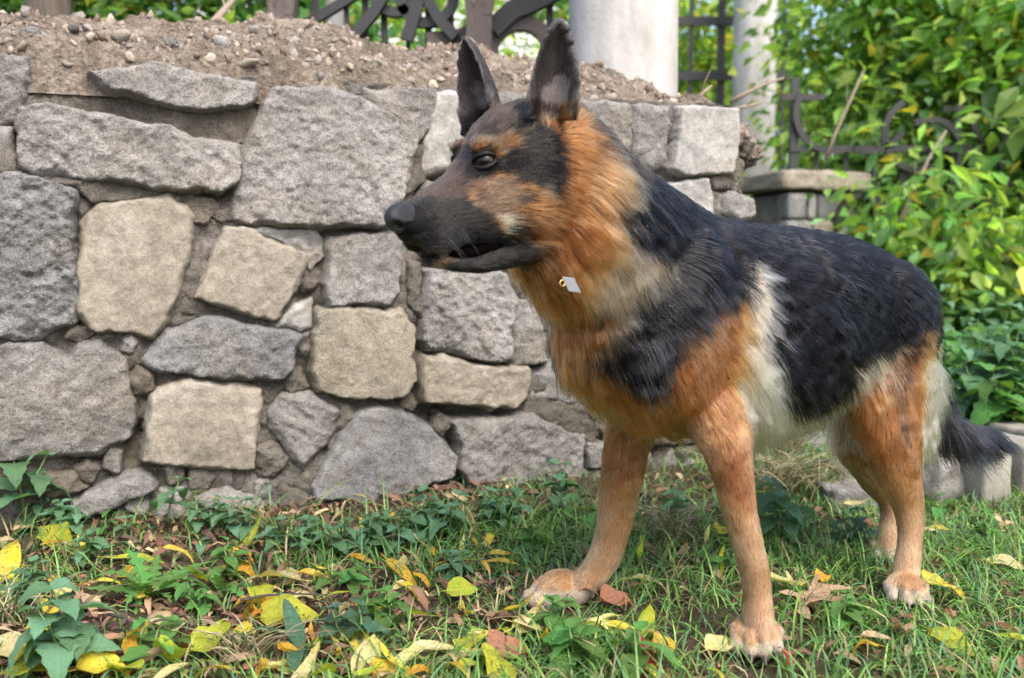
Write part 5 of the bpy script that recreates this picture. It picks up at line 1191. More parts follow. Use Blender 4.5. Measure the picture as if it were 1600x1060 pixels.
# ================================================================== grass
def blades(n, area, dens, seed, lmin, lmax, wdt, dry=.12, blue=.3):
    rg = np.random.default_rng(seed); P = np.stack([rg.uniform(area[0], area[1], n), rg.uniform(area[2], area[3], n)], 1)
    keep = rg.random(n) < dens(P[:, 0], P[:, 1]); P = P[keep]; n = len(P)
    z = gz(P[:, 0], P[:, 1]); L = rg.uniform(lmin, lmax, n) * (1 + .5 * vnoise(np.stack([P[:, 0], P[:, 1], P[:, 0] * 0], 1), 6, seed))
    az = rg.uniform(0, 6.283, n) + 1.5 * vnoise(np.stack([P[:, 0], P[:, 1], P[:, 0] * 0 + 4], 1), 5, seed + 1); d = np.stack([np.cos(az), np.sin(az)], 1)
    lean = rg.uniform(.25, 1.1, n); bend = rg.uniform(.3, 1.3, n); K = 5; V = np.zeros((n, K * 2, 3)); sx = np.stack([-d[:, 1], d[:, 0]], 1)
    hx = np.zeros(n); hz = np.zeros(n); a = lean.copy() * .6
    tw = rg.uniform(-.5, .5, n)
    for k in range(K):
        t = k / (K - 1); w_ = wdt * (1 - t ** 1.6) * (.8 + .5 * min(t * 3, 1)) * (.7 + .6 * rg.random(n) * 0 + .3)
        c = np.stack([P[:, 0] + d[:, 0] * hx, P[:, 1] + d[:, 1] * hx, z + hz - .004], 1); c[:, 2] = np.maximum(c[:, 2], z + .002 + .004 * t)
        sz_ = np.stack([sx[:, 0], sx[:, 1], tw], 1) * (np.maximum(w_, .0002) * np.ones(n))[:, None]
        V[:, 2 * k] = c - sz_; V[:, 2 * k + 1] = c + sz_
        if k == 0: V[:, 0, 2] = V[:, 1, 2] = z - .004
        st = L / (K - 1); hx += np.sin(a) * st; hz += np.cos(a) * st; a = a + bend * .55
    F = np.array([(2 * k, 2 * k + 1, 2 * k + 3, 2 * k + 2) for k in range(K - 1)]); F = (F[None] + (np.arange(n) * K * 2)[:, None, None]).reshape(-1, 4)
    pal = np.array([(.070, .165, .035), (.10, .215, .042), (.13, .245, .055), (.075, .175, .075), (.05, .12, .04), (.16, .25, .06)]); col = pal[rg.integers(0, 6, n)] * 1.12 * np.exp(rg.normal(size=n) * .22)[:, None]
    dr = rg.random(n) < dry; col[dr] = np.array([.34, .28, .15]) * rg.uniform(.5, 1.1, (dr.sum(), 1))
    return V.reshape(-1, 3), F, np.repeat(col, K * 2, axis=0)
def wall_y(x): return 1.81 + (x + .949) * .372
def dens_near(x, y):
    q = np.stack([x, y, x * 0], 1); patch = fbm(q, 3.5, 3, 200)
    right = sm(x, -.35, .25); base = .30 + .70 * right; base = np.where(patch < -.15, base * .35, base)
    bare = np.exp(-(((x + .44) / .26) ** 2 + ((y - 1.38) / .13) ** 2)); base = base * (1 - .85 * bare)
    inw = (x < .58) & (y > wall_y(x) - .03); shade = np.where((x < .62), 1 - .75 * sm(y - wall_y(x), -.30, -.05), 1.)
    for c_, h_, s_, k_ in PAWS:
        pw = DO + c_[0] * DF + c_[1] * DL + (h_[0] * DF + h_[1] * DL) * .02; base = base * (1 - .93 * np.exp(-(((x - pw[0]) / .055) ** 2 + ((y - pw[1] + .025) / .07) ** 2) ** 1.5))
    return np.clip(base * shade, 0, 1) * ~inw
parts_ = [blades(70000, (-1.15, 1.75, .85, 2.35), dens_near, 51, .025, .070, .0012),
          blades(15000, (-.2, 1.75, .85, 2.2), lambda x, y: dens_near(x, y) * sm(fbm(np.stack([x, y, x * 0], 1), 5, 2, 77), -.1, .4), 52, .05, .11, .0014, .08),
          blades(7000, (-1.1, .2, .95, 1.95), lambda x, y: dens_near(x, y) * .8 + .1, 53, .05, .11, .0015, .15),
          blades(26000, (.6, 3.2, 2.2, 5.5), lambda x, y: .9 + 0 * x, 54, .04, .11, .0022, .12)]
off = 0; gv, gf, gc = [], [], []
for v, f, c in parts_: gv.append(v); gf.append(f + off); gc.append(c); off += len(v)
grass = quad_mesh('grass', np.concatenate(gv), np.concatenate(gf), leaf_mat('grass_blade', True, trans=.3, rough=.45), None, True); color_attr(grass, np.concatenate(gc)); tag(grass, 'short green grass and straw covering the ground', 'grass', kind='stuff')
# straw clump behind the near foreleg
def straw(px, py, n, hgt, spread, seed, label):
    g = gnd(px, py); rg = np.random.default_rng(seed); v, f, c = [], [], []
    for k in range(n):
        a = rg.uniform(0, 6.28); b = g + np.array([rg.normal() * spread * .6, rg.normal() * spread * .35, 0]); L = hgt * rg.uniform(.5, 1.1); d = np.array([math.cos(a), math.sin(a) * .6, 0]); pts = [b - g + d * L * .75 * t ** 1.5 + np.array([0, 0, L * (t - .45 * t ** 2.4)]) for t in (0, .3, .6, .85, 1.)]
        vv, ff = tube_mesh(pts, [.0012, .0011, .0009, .0006, .0002], 4); f += [tuple(i + len(v) for i in q) for q in ff]; v += list(vv); c += [np.array([(.36, .31, .19), (.26, .24, .12), (.12, .17, .05), (.42, .37, .25)][rg.integers(0, 4)]) * rg.uniform(.6, 1.1)] * len(vv)
    o = mesh_obj('grass_tuft', v, f, grass.data.materials[0]); o.location = g; color_attr(o, np.array(c)); tag(o, label, 'grass tuft', 'grass tufts'); return o
straw(1225, 770, 240, .15, .09, 61, 'dry straw tuft behind the near front leg under the belly'); straw(1215, 720, 160, .17, .07, 62, 'taller straw tuft right under the chest fur')
straw(1035, 850, 90, .13, .05, 63, 'long bladed grass tuft between the two front legs'); straw(432, 850, 26, .16, .02, 64, 'single upright grass tuft before the triangular blue stone'); straw(385, 1035, 60, .09, .03, 65, 'small grass tuft at the bottom beside orange leaves'); straw(25, 985, 50, .12, .04, 66, 'thin grass tuft at the left edge')

# brown litter: crumbs of old leaves, twigs
rg = np.random.default_rng(5); n = 9000; P = np.stack([rg.uniform(-1.15, 1.6, n), rg.uniform(.9, 2.2, n)], 1)
k_ = (rg.random(n) < np.where(P[:, 0] < .0, 1, .30)) & ~((P[:, 0] < .58) & (P[:, 1] > wall_y(P[:, 0]) - .01)); P = P[k_]; n = len(P)
z = gz(P[:, 0], P[:, 1]) + rg.uniform(.002, .016, n)
LV, LF_ = leaf_template('lance', 3, .9, .5, .2, 4); fw_ = np.stack([rg.normal(size=n), rg.normal(size=n), rg.normal(size=n) * .25], 1); up_ = np.stack([rg.normal(size=n) * .5, rg.normal(size=n) * .5, np.ones(n)], 1)
pal = np.array([(.12, .065, .042), (.18, .10, .062), (.085, .05, .036), (.24, .16, .10), (.15, .075, .055), (.30, .22, .13)]); col = pal[rg.integers(0, 6, n)] * np.exp(rg.normal(size=n) * .3)[:, None]
lit = scatter_mesh('leaf_litter', LV, LF_, np.column_stack([P, z]), rot_from(fw_, up_), rg.uniform(.018, .058, n), col, leaf_mat('litter', True, trans=.1, rough=.8), None, True); tag(lit, 'brown crumbled leaf litter scattered on the soil', 'leaf litter', kind='stuff')

# ================================================================== fallen leaves, each its own
LM = {'yellow': leaf_mat('leaf_yellow', False, (.62, .47, .035), .35, .5, detail=((.60, .50, .10), (.30, .17, .03))),
      'pale': leaf_mat('leaf_pale', False, (.66, .58, .22), .35, .5, detail=((.60, .56, .32), (.34, .22, .08))),
      'lime': leaf_mat('leaf_lime', False, (.36, .44, .045), .4, .45, detail=((.50, .50, .05), (.22, .24, .03))),
      'orange': leaf_mat('leaf_orange', False, (.58, .28, .03), .35, .5, detail=((.60, .42, .05), (.26, .10, .02))),
      'red': leaf_mat('leaf_red', False, (.40, .045, .025), .35, .5, tint=(1.3, .6, .5), detail=((.32, .06, .03), (.16, .03, .02))),
      'russet': leaf_mat('leaf_russet', False, (.28, .11, .07), .25, .6, tint=(1.2, .8, .6), detail=((.32, .15, .10), (.14, .06, .04))),
      'tan': leaf_mat('leaf_tan', False, (.48, .36, .22), .25, .6, tint=(1.1, .95, .7), detail=((.42, .28, .17), (.24, .14, .08))),
      'brown': leaf_mat('leaf_brown', False, (.20, .12, .07), .2, .7, tint=(1.1, .8, .6), detail=((.15, .085, .05), (.09, .05, .03)))}
LT = {}
for kind in ('ovate', 'lance', 'broad'):
    for k in range(4): LT[kind, k] = leaf_template(kind, k * 3 + 1, (.25, .6, 1.1, -.5)[k], (.25, .45, .15, .5)[k], (.06, .10, .14, .08)[k], 10)
for k in range(2): LT['maple', k] = lobed_template([(-115, .62, .26), (-58, .85, .26), (0, 1., .26), (58, .85, .26), (115, .62, .26)], k + 2, (.28, .5)[k])
LMESH = {}
def fallen(px, py, size, kind, var, colr, az, label, group=None, tilt=(.1, .1), lift=.022, name='fallen_leaf', w=None):
    key = (kind, var, colr)
    if key not in LMESH:
        v, f = LT[kind, var]; o = mesh_obj(name, v, f, LM[colr]); LMESH[key] = o.data
        if kind != 'maple':
            tv_, tf_ = tube_mesh([(-.22, .02, .01), (-.1, .01, .0), (.02, 0, 0)], .010, 5); me = bpy.data.meshes.new(name); n0 = len(v)
            me.from_pydata([tuple(q) for q in v] + [tuple(q) for q in tv_], [], [tuple(q) for q in f] + [tuple(i + n0 for i in q) for q in tf_]); me.polygons.foreach_set('use_smooth', [True] * len(me.polygons)); me.materials.append(LM[colr]); me.update(); LMESH[key] = me; o.data = me
    else: o = bpy.data.objects.new(name, LMESH[key]); COL.objects.link(o)
    g = gnd(px, py, .015); zz = float(gz(g[0], g[1])[0]) + lift
    R = Matrix.Rotation(math.radians(az), 3, 'Z') @ Euler((tilt[0], tilt[1], 0)).to_matrix()
    o.matrix_world = Matrix.Translation((g[0], g[1], zz)) @ R.to_4x4() @ Matrix.Scale(size * .76, 4) @ Matrix.Translation((-.5 if kind != 'maple' else -.2, 0, 0))
    tag(o, label, 'leaf', group or 'fallen leaves'); return o
# az: 0 points to the right of the picture, 90 away from the viewer; tilt y negative lifts the tip
H = [(428, 908, .115, 'broad', 0, 'pale', 175, 'large pale cream leaf lying near the grass tuft below the wall', (.25, -.15)), (628, 893, .115, 'lance', 0, 'orange', -48, 'long narrow orange yellow leaf slanting below the leafy weeds', (.3, .2)),
 (645, 968, .065, 'ovate', 0, 'lime', 190, 'lime leaf left of the upright yellow one, mid foreground', (.4, -.2)), (730, 958, .062, 'ovate', 1, 'yellow', 70, 'yellow oval leaf with its tip pointing down, mid foreground', (.7, .3)), (724, 928, .066, 'broad', 0, 'lime', 10, 'lime and orange leaf lying just above the yellow oval leaf', (.5, -.1)),
 (715, 888, .085, 'lance', 0, 'yellow', 215, 'yellow narrow leaf of the star cluster pointing down left', (.2, -.1)), (790, 868, .080, 'lance', 1, 'yellow', 10, 'yellow narrow leaf of the star cluster pointing right', (.3, -.1)), (788, 884, .075, 'lance', 0, 'yellow', -5, 'lower yellow narrow leaf of the star cluster pointing right', (.2, -.05)), (768, 846, .080, 'lance', 2, 'yellow', 65, 'yellow narrow leaf of the star cluster pointing up', (.4, -.7)), (740, 852, .050, 'lance', 1, 'orange', 110, 'short orange leaf of the star cluster pointing up', (.3, -.5)), (760, 896, .050, 'lance', 0, 'orange', -70, 'short orange leaf of the star cluster pointing down', (.2, .1)),
 (690, 885, .085, 'lance', 1, 'orange', 170, 'orange brown narrow leaf lying left of the star cluster', (.2, 0)), (663, 905, .060, 'lance', 2, 'orange', -35, 'curled orange leaf beside the long slanting one', (.3, .1)),
 (568, 822, .058, 'ovate', 1, 'yellow', 95, 'upright yellow leaf with a brown tip against the wall foot', (.9, -1.25)), (618, 812, .045, 'ovate', 2, 'orange', 20, 'curled orange yellow leaf on the weeds at the wall foot', (.4, -.4)),
 (775, 1042, .105, 'ovate', 0, 'lime', 105, 'big lime leaf standing up at the bottom edge', (.5, -.6)), (640, 1030, .10, 'lance', 0, 'pale', 50, 'pale yellow narrow leaf at the bottom edge slanting up right', (.3, -.3)), (690, 1018, .11, 'lance', 1, 'pale', 5, 'pale narrow leaf lying level at the bottom', (.2, -.1)), (570, 1040, .085, 'ovate', 3, 'pale', 80, 'pale pointed leaf rising at the bottom edge', (.5, -.7)), (610, 1045, .09, 'lance', 3, 'yellow', 150, 'yellow narrow leaf at the bottom edge pointing left', (.2, -.2)), (665, 1050, .085, 'lance', 2, 'orange', 30, 'orange narrow leaf among the pale ones at the bottom', (.3, -.2)), (745, 1025, .09, 'lance', 0, 'pale', 15, 'pale narrow leaf beside the big lime leaf', (.2, -.1)), (715, 1045, .08, 'lance', 1, 'yellow', 120, 'yellow narrow leaf left of the big lime leaf', (.2, -.3)), (480, 1050, .085, 'lance', 3, 'pale', 60, 'pale yellow pointed leaf at the bottom under the dark leaf', (.4, -.5)),
 (405, 950, .075, 'broad', 2, 'orange', 140, 'crumpled orange leaf of the pile left of centre', (.5, -.3)), (440, 940, .10, 'ovate', 2, 'yellow', 30, 'crumpled yellow leaf topping the pile left of centre', (.4, -.4)), (455, 968, .11, 'broad', 0, 'lime', 10, 'lime yellow leaf lying right in the pile left of centre', (.3, -.1)), (430, 985, .085, 'ovate', 1, 'yellow', 200, 'yellow leaf at the bottom of the pile left of centre', (.3, .1)), (480, 930, .09, 'lance', 2, 'pale', 25, 'pale curled leaf at the right of the pile', (.3, -.2)), (390, 975, .06, 'lance', 2, 'orange', 230, 'orange tip hanging at the left of the pile', (.2, .4)), (500, 905, .09, 'lance', 1, 'yellow', -10, 'yellow narrow leaf above the pile', (.2, 0)),
 (300, 1008, .080, 'ovate', 2, 'orange', 170, 'orange leaf lying on brown twigs lower left', (.3, -.1)), (335, 1020, .080, 'broad', 3, 'lime', 20, 'lime leaf overlapping the orange one lower left', (.3, -.2)), (330, 1045, .09, 'lance', 1, 'yellow', 150, 'yellow narrow leaf below the lime one lower left', (.2, 0)), (200, 1025, .085, 'ovate', 3, 'orange', 115, 'orange and cream leaf standing on edge lower left', (.7, -.6)), (222, 998, .060, 'lance', 3, 'yellow', 70, 'small yellow leaf standing up lower left', (.5, -.8)), (18, 1025, .10, 'ovate', 0, 'pale', -10, 'pale leaf cut by the left edge near the bottom', (.3, 0)), (165, 1050, .085, 'broad', 1, 'yellow', 20, 'yellow rounded leaf at the bottom left', (.2, -.1)), (60, 1052, .09, 'broad', 0, 'lime', 30, 'yellow green leaf in the bottom left corner', (.2, -.1)), (270, 1052, .08, 'lance', 0, 'pale', 60, 'pale narrow leaf at the bottom lower left', (.2, -.2)),
 (220, 876, .125, 'lance', 0, 'lime', 5, 'long yellow green leaf lying before the toothed rosette', (.15, 0)), (280, 868, .08, 'lance', 1, 'yellow', -5, 'yellow leaf right behind the toothed rosette', (.15, 0)), (90, 850, .10, 'broad', 2, 'lime', -25, 'large yellow green leaf under the nettle at the left', (.4, .1)), (130, 868, .08, 'lance', 2, 'yellow', -55, 'yellow curled leaf drooping at the left', (.3, .3)), (65, 800, .06, 'ovate', 1, 'yellow', 70, 'yellow leaf caught under the nettle at the left edge', (.7, -.6)), (10, 880, .10, 'ovate', 3, 'yellow', 80, 'yellow leaf standing at the left edge', (.6, -.7)), (28, 915, .085, 'lance', 3, 'lime', 100, 'lime narrow leaf standing at the left edge', (.4, -.8)), (95, 905, .06, 'ovate', 2, 'orange', 60, 'orange brown leaf under the yellow green one at left', (.3, -.2)), (175, 912, .06, 'lance', 1, 'yellow', 20, 'small yellow leaf left of the toothed rosette', (.2, 0)), (395, 845, .11, 'lance', 3, 'lime', 40, 'pale green narrow leaf leaning up by the wall foot', (.3, -.6)), (375, 868, .08, 'lance', 1, 'orange', 0, 'dry orange leaf under the pale green narrow one', (.2, 0)), (140, 945, .09, 'lance', 2, 'tan', -35, 'tan dry leaf lying lower left of the rosette', (.2, .1)),
 (968, 948, .075, 'broad', 1, 'russet', 10, 'russet leaf lying behind the far front paw', (.3, -.1)), (1005, 1015, .070, 'ovate', 1, 'red', 60, 'red leaf lying left of the near front paw', (.4, -.4)), (1035, 1048, .080, 'broad', 2, 'red', 30, 'red and orange leaf at the bottom near the near front paw', (.4, -.3)), (985, 1045, .075, 'ovate', 2, 'russet', 150, 'russet curled leaf at the bottom centre', (.3, -.2)), (800, 1018, .090, 'broad', 1, 'russet', 20, 'dull red leaf beside the big lime leaf', (.3, -.1)), (1229, 1028, .042, 'ovate', 1, 'red', 85, 'small bright red leaf right of the near front paw', (.7, -.8)),
 (1003, 985, .075, 'ovate', 3, 'lime', 95, 'yellow green leaf standing up between the front paws', (.6, -.9)), (1036, 1003, .075, 'ovate', 2, 'yellow', 80, 'yellow leaf standing up between the front paws', (.6, -.9)), (945, 985, .10, 'lance', 0, 'lime', 15, 'yellow green narrow leaf before the far front paw', (.2, 0)), (985, 990, .09, 'lance', 1, 'yellow', -10, 'yellow narrow leaf between the front paws', (.2, 0)),
 (1275, 940, .095, 'maple', 0, 'tan', -60, 'large dry tan maple leaf lying right of the near front leg', (.2, .1)), (1232, 920, .080, 'maple', 1, 'pale', 150, 'pale dry lobed leaf behind the large tan one', (.2, 0)), (1287, 905, .055, 'ovate', 2, 'orange', 60, 'orange brown curled leaf above the tan maple leaf', (.4, -.5)), (1488, 1008, .090, 'ovate', 0, 'lime', -55, 'big bright lime oval leaf at the lower right', (.2, .1)), (1471, 827, .066, 'lance', 0, 'yellow', 0, 'bright yellow leaf right of the hind leg', (.5, 0)), (1575, 892, .085, 'ovate', 0, 'pale', -20, 'cream leaf lying at the right edge', (.2, 0)), (1465, 918, .065, 'broad', 1, 'yellow', 20, 'yellow brown leaf just right of the near hind paw', (.3, -.2)), (1342, 788, .085, 'lance', 3, 'pale', -20, 'pale long pod like leaf left of the hind leg', (.3, 0)), (1366, 812, .050, 'broad', 2, 'russet', 40, 'small russet leaf touching the far hind leg', (.4, -.3)), (1560, 992, .080, 'ovate', 1, 'tan', 120, 'tan yellow leaf at the right below the cream one', (.3, -.2)), (1380, 1003, .085, 'lance', 1, 'tan', 10, 'tan narrow leaf in front of the hind paw', (.2, 0)), (1345, 1010, .06, 'ovate', 2, 'orange', 170, 'small orange leaf left of the tan narrow one', (.3, -.2)), (1271, 722, .060, 'ovate', 1, 'yellow', 20, 'yellow leaf caught in the straw under the belly', (.4, -.3)), (1125, 833, .050, 'broad', 1, 'yellow', 60, 'small yellow leaf behind the near front leg', (.6, -.5)), (1123, 884, .070, 'lance', 3, 'lime', 100, 'pale green upright leaf left of the near front leg', (.5, -1.)), (1000, 868, .055, 'lance', 3, 'lime', 70, 'small lime leaf standing between the front legs', (.4, -1.)), (1020, 915, .08, 'lance', 1, 'pale', -10, 'pale leaf lying between the front legs', (.2, 0)), (1105, 840, .045, 'lance', 3, 'pale', 60, 'tiny pale leaf standing by the near front leg', (.4, -.9)), (1500, 935, .08, 'lance', 2, 'yellow', -40, 'yellow curled leaf between the lime leaf and hind paw', (.2, .1)), (1410, 985, .06, 'broad', 1, 'tan', 80, 'pinkish tan leaf before the near hind paw', (.3, -.1)), (1215, 985, .05, 'lance', 1, 'tan', 200, 'small tan leaf beside the near front leg', (.2, 0)), (1590, 960, .06, 'ovate', 2, 'brown', 30, 'brown curled leaf at the right edge', (.3, -.2)), (1600, 1020, .08, 'lance', 0, 'lime', -30, 'lime leaf in the lower right corner', (.2, 0))]
for px, py, sz, kind, var, colr, az, lab, tl_ in H: fallen(px, py, sz, kind, var, colr, az, lab, None, tl_, .026 if colr != 'brown' else .016)
# narrow dry leaves in a heap before the far front paw
rr = random.Random(9)
for k in range(14): fallen(800 + k * 11 + rr.uniform(-12, 12), 972 + rr.uniform(-8, 28), rr.uniform(.07, .10), 'lance', rr.randrange(4), rr.choice(['pale', 'tan', 'tan', 'yellow']), rr.uniform(-35, 40) + (180 if k % 3 == 0 else 0), 'narrow straw coloured leaf in the heap before the far front paw', 'heap of narrow leaves at the paw', (rr.uniform(-.2, .3), rr.uniform(-.3, .1)), .022 + .012 * rr.random())
for k in range(46):
    x, y = rr.uniform(20, 820), rr.uniform(850, 1055); fallen(x, y, rr.uniform(.035, .07), rr.choice(['ovate', 'lance', 'broad']), rr.randrange(4), rr.choice(['brown', 'brown', 'russet', 'tan']), rr.uniform(0, 360), 'small withered brown leaf in the litter before the wall', 'withered leaves before the wall', (rr.uniform(-.4, .5), rr.uniform(-.5, .3)), .010)
for k in range(18):
    x, y = rr.uniform(1220, 1600), rr.uniform(830, 1055); fallen(x, y, rr.uniform(.03, .055), rr.choice(['ovate', 'lance']), rr.randrange(4), rr.choice(['brown', 'tan', 'yellow', 'russet']), rr.uniform(0, 360), 'small faded leaf sunk in the grass at the lower right', 'faded leaves in the grass', (rr.uniform(-.4, .5), rr.uniform(-.5, .3)), .020)
for k in range(60):
    x, y = rr.uniform(20, 740), rr.uniform(850, 1058); fallen(x, y, rr.uniform(.04, .075), rr.choice(['ovate', 'lance', 'lance', 'broad']), rr.randrange(4), rr.choice(['pale', 'yellow', 'lime', 'orange']), rr.uniform(0, 360), 'small yellowing leaf strewn over the weeds before the wall', 'yellowing leaves before the wall', (rr.uniform(-.4, .6), rr.uniform(-.7, .2)), .024)
for k in range(16):
    x, y = rr.uniform(430, 1130), rr.uniform(985, 1058); fallen(x, y, rr.uniform(.05, .085), rr.choice(['ovate', 'lance', 'lance']), rr.randrange(4), rr.choice(['pale', 'yellow', 'lime']), rr.uniform(0, 360), 'yellow leaf strewn along the bottom of the grass', 'yellow leaves along the bottom', (rr.uniform(-.3, .5), rr.uniform(-.6, .2)), .024)
# brown twigs in the bare patch
for k, (x0, y0, x1, y1, lab) in enumerate(((375, 938, 515, 930, 'thin brown twig lying level behind the leaf pile'), (215, 985, 300, 960, 'thin brown twig in the bare soil lower left'), (170, 960, 250, 1000, 'short brown twig crossing the bare soil'), (860, 880, 868, 905, 'reddish stalk standing beside the far front paw'))):
    a, b = gnd(x0, y0, .02), gnd(x1, y1, .02); stick('twig', [a, a * .7 + b * .3 + np.array([0, .004, .004]), a * .35 + b * .65 + np.array([0, -.004, .006]), b], .0026, lab, 'twig', bark)

# ================================================================== weeds
weed_mats = {'blue': leaf_mat('weed_blue', False, (.13, .265, .14), .35, .5), 'green': leaf_mat('weed_green', False, (.11, .25, .06), .35, .45), 'dark': leaf_mat('weed_dark', False, (.055, .125, .070), .25, .4)}
m = NT('weed_stem'); m.base((.11, .17, .05)); m.set(Roughness=.6); weed_stem = m.m
WL = {k: mesh_obj('leaf', *leaf_template(k[0], k[1], (.45, .8, .25)[k[1]], .22, .05, 11 if k[0] != 'toothed' else 14)) for k in [(a, b) for a in ('nettle', 'dock', 'toothed', 'ovate') for b in range(3)]}
WM = {}
for (kd, vr), o in WL.items():
    for mk, mt in weed_mats.items(): me = o.data.copy(); me.materials.append(mt); WM[kd, vr, mk] = me
for o in WL.values(): bpy.data.objects.remove(o)
def weed(px, py, label, h=.10, pairs=4, leaf=.05, kind='nettle', mat='blue', seed=0, stems=1, name='weed', group='weeds at the wall foot', world=None, spread=.03):
    rr = random.Random(seed); g = np.array(world) if world is not None else gnd(px, py)
    if world is None: h, leaf = h * 1.2, leaf * 1.15
    t = empty(name, (g[0], g[1], float(gz(g[0], g[1])[0])))
    for s_ in range(stems):
        a0 = rr.uniform(0, 6.28); ln = rr.uniform(.05, .35) * h; bx = np.array([rr.uniform(-1, 1), rr.uniform(-1, 1) * .6, 0]) * spread * (stems > 1); hh = h * rr.uniform(.7, 1.1)
        path = [bx + np.array([math.cos(a0) * ln * q * q, math.sin(a0) * ln * q * q, hh * q]) for q in (0, .33, .66, 1.)]
        v, f = tube_mesh(path, [.0022, .002, .0016, .001], 6); mesh_obj('stem', v, f, weed_stem, t)
        for k in range(pairs):
            q = .25 + .75 * (k + 1) / pairs; p = bx + np.array([math.cos(a0) * ln * q * q, math.sin(a0) * ln * q * q, hh * q]); L = leaf * (1.1 - .55 * (k / max(pairs - 1, 1)) ** 2) * rr.uniform(.85, 1.15)
            for w_ in (0, 1):
                az = a0 + k * 1.57 + w_ * math.pi + rr.uniform(-.3, .3); el = rr.uniform(-.25, .25) + .25 * (k == pairs - 1)
                o = bpy.data.objects.new('leaf', WM[kind, rr.randrange(3), mat]); COL.objects.link(o); o.parent = t
                o.matrix_local = Matrix.Translation(p) @ Matrix.Rotation(az, 4, 'Z') @ Matrix.Rotation(-el, 4, 'Y') @ Matrix.Rotation(rr.uniform(-.3, .3), 4, 'X') @ Matrix.Scale(L, 4)
    tag(t, label, 'weed', group); return t
def rosette(px, py, label, n=11, leaf=.10, kind='toothed', mat='green', seed=0):
    rr = random.Random(seed); g = gnd(px, py); t = empty('weed', (g[0], g[1], float(gz(g[0], g[1])[0])))
    v, f = tube_mesh([(0, 0, -.01), (0, 0, .006), (0, 0, .012)], [.006, .007, .004], 8); mesh_obj('crown', v, f, weed_stem, t)
    for k in range(n):
        o = bpy.data.objects.new('leaf', WM[kind, rr.randrange(3), mat]); COL.objects.link(o); o.parent = t
        o.matrix_local = Matrix.Translation((0, 0, .008)) @ Matrix.Rotation(k * 2.4 + rr.uniform(-.3, .3), 4, 'Z') @ Matrix.Rotation(-rr.uniform(.35, 1.1), 4, 'Y') @ Matrix.Rotation(rr.uniform(-.4, .4), 4, 'X') @ Matrix.Scale(leaf * rr.uniform(.7, 1.15), 4)
    tag(t, label, 'weed', 'weeds at the wall foot'); return t
weed(28, 845, 'large leaved nettle at the left edge before the wall', .13, 3, .075, mat='blue', seed=1, stems=2); weed(262, 835, 'small nettle growing at the wall foot below the square beige stone', .075, 3, .048, mat='blue', seed=2, stems=1); weed(195, 858, 'tiny nettle seedling left of the small nettle', .035, 2, .03, mat='blue', seed=3); weed(165, 850, 'small leafy weed beside the flat pale stone', .05, 3, .028, 'ovate', 'green', 4)
weed(95, 1058, 'bushy nettle in the lower left foreground', .10, 5, .062, mat='blue', seed=5, stems=2); weed(315, 860, 'round leaved seedling near the wall foot', .03, 2, .025, 'ovate', 'blue', 6)
rosette(232, 935, 'toothed leaf rosette in the bare soil left of centre', 16, .095, seed=7); rosette(470, 1030, 'dark broad leaved weed low in the left centre', 5, .085, 'dock', 'dark', 8); rosette(345, 930, 'small toothed rosette right of the larger one', 7, .06, seed=9)
for k, (px, py, h, lab) in enumerate(((510, 870, .075, 'weed clump leftmost of the row under the triangular stone'), (560, 862, .06, 'weed clump below the upright yellow leaf'), (615, 858, .065, 'weed clump in the middle of the row under the triangular stone'), (662, 852, .07, 'weed clump below the lower beige slab'), (705, 848, .07, 'weed clump rightmost of the row before the wall'))): weed(px, py, lab, h, 4, .036, 'nettle', 'blue', 20 + k, 4, spread=.035)
weed(878, 815, 'nettle growing just left of the far front leg', .085, 4, .048, mat='blue', seed=31, stems=2); weed(1065, 815, 'pale nettle between the front legs', .075, 4, .036, mat='blue', seed=32, stems=2); weed(1205, 848, 'nettle just right of the near front leg', .10, 4, .055, mat='blue', seed=33, stems=2); weed(1255, 838, 'low nettle in the grass behind the near front leg', .06, 3, .045, mat='green', seed=34); weed(1255, 750, 'dark weed in the straw under the belly', .07, 3, .04, mat='dark', seed=35, stems=2); weed(910, 830, 'small weed touching the far front leg', .05, 3, .035, mat='green', seed=36)
weed(1000, 1058, 'green weed at the bottom between the front paws', .05, 3, .05, 'ovate', 'green', 37); weed(880, 1045, 'leafy green weed at the bottom centre', .055, 3, .05, 'nettle', 'green', 38, 2); weed(1470, 800, 'green weed beside the grey rock', .05, 3, .04, 'ovate', 'green', 39)
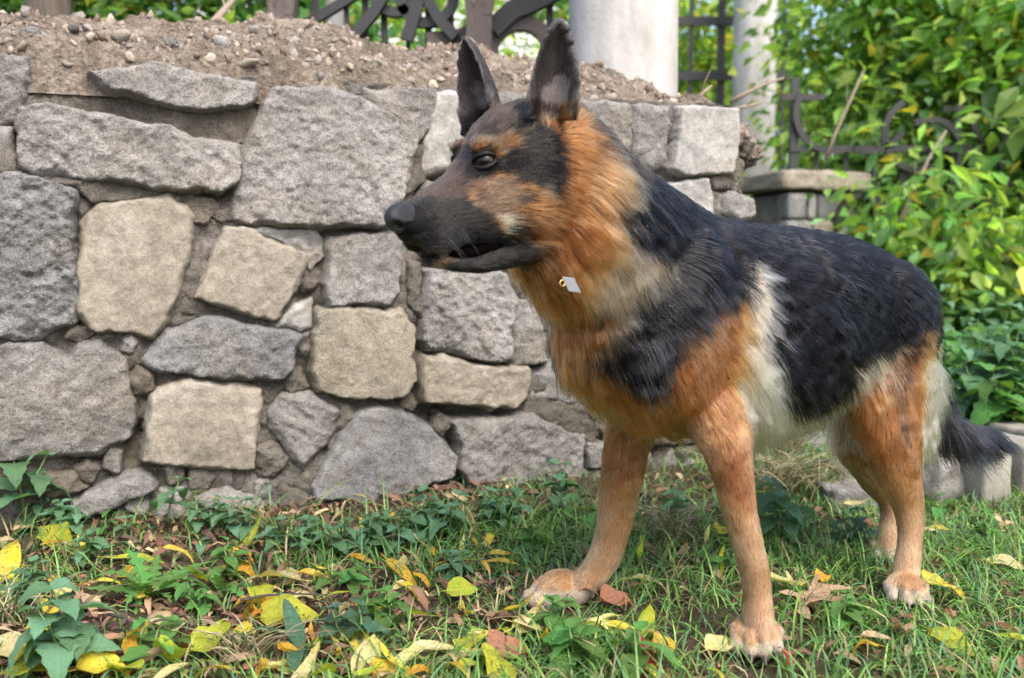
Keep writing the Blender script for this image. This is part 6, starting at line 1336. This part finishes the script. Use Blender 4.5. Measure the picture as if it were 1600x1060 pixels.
for k, (px, py, h, lf, mt, lab) in enumerate(((350, 905, .05, .030, 'green', 'small green weed right of the toothed rosette by the pale leaf'), (130, 885, .05, .032, 'blue', 'small weed over the yellow leaves at left'), (545, 925, .045, .03, 'green', 'small weed in the grass below the long orange leaf'), (600, 985, .045, .03, 'green', 'small weed between the lime leaf and the pile'), (690, 905, .04, .028, 'blue', 'tiny weed beside the star cluster of yellow leaves'), (820, 870, .05, .032, 'green', 'small weed right of the star cluster'), (300, 960, .04, .026, 'green', 'tiny weed on the bare soil below the rosette'), (560, 1010, .05, .034, 'dark', 'dark little weed at the bottom left of centre'), (1130, 900, .05, .032, 'green', 'small weed just left of the near front leg'), (1330, 860, .06, .036, 'dark', 'dark weed in the grass left of the hind paws'), (1310, 980, .045, .03, 'green', 'small weed below the tan maple leaf'), (1540, 860, .06, .036, 'green', 'weed in the grass before the concrete blocks'), (840, 1010, .05, .036, 'green', 'small weed below the heap of narrow leaves'), (30, 945, .06, .036, 'blue', 'weed among the leaves at the left edge'), (240, 1045, .05, .034, 'green', 'small weed at the bottom beside the bushy nettle'))):
    weed(px, py, lab, h, 3, lf, 'nettle' if k % 2 else 'ovate', mt, 600 + k, 3, group='small weeds in the grass', spread=.03)
for k, (px, py, lab) in enumerate(((60, 835, 'nettle between the left edge and the flat pale stone'), (330, 838, 'small weed clump below the beige square stone'), (385, 850, 'small weed clump left of the upright grass tuft'), (460, 862, 'leafy weed clump at the wall foot left of the row'), (760, 838, 'leafy weed clump below the lowest right stone'), (810, 828, 'weed clump at the wall foot before the far front leg'), (120, 850, 'low weed clump under the flat pale stone'))):
    weed(px, py, lab, .055 + .01 * (k % 3), 4, .034, 'nettle', 'blue', 700 + k, 3, spread=.03)
# bed of tall weeds on the right, in the middle distance
wb = [(1450, 2.75), (1500, 2.55), (1555, 2.65), (1605, 2.5), (1480, 3.0), (1540, 3.05), (1590, 2.95), (1420, 3.2), (1465, 3.4), (1515, 3.45), (1570, 3.35), (1625, 3.3), (1395, 3.6), (1440, 3.8), (1500, 3.85), (1555, 3.9), (1610, 3.8), (1660, 3.0)]
ordn = ['first', 'second', 'third', 'fourth', 'fifth', 'sixth', 'seventh', 'eighth', 'ninth', 'tenth', 'eleventh']
wlab = {}
for lo_, hi_, txt in ((0, 7, '%s tall blue green weed counted from the hind leg, front of the bed'), (7, 18, '%s weed counted from the pier, back of the bed under the fence')):
    for r_, k in enumerate(sorted(range(lo_, hi_), key=lambda q: wb[q][0])): wlab[k] = txt % ordn[r_]
for k, (px, Y) in enumerate(wb):
    rr = random.Random(300 + k); weed(0, 0, wlab[k], rr.uniform(.22, .36) if k < 12 else .42, 6, .105, 'nettle', 'blue' if k % 3 else 'green', 400 + k, 4, 'weed', 'front weeds of the bed' if k < 7 else 'back weeds of the bed', world=(bx_(px, Y), Y, 0), spread=.12)
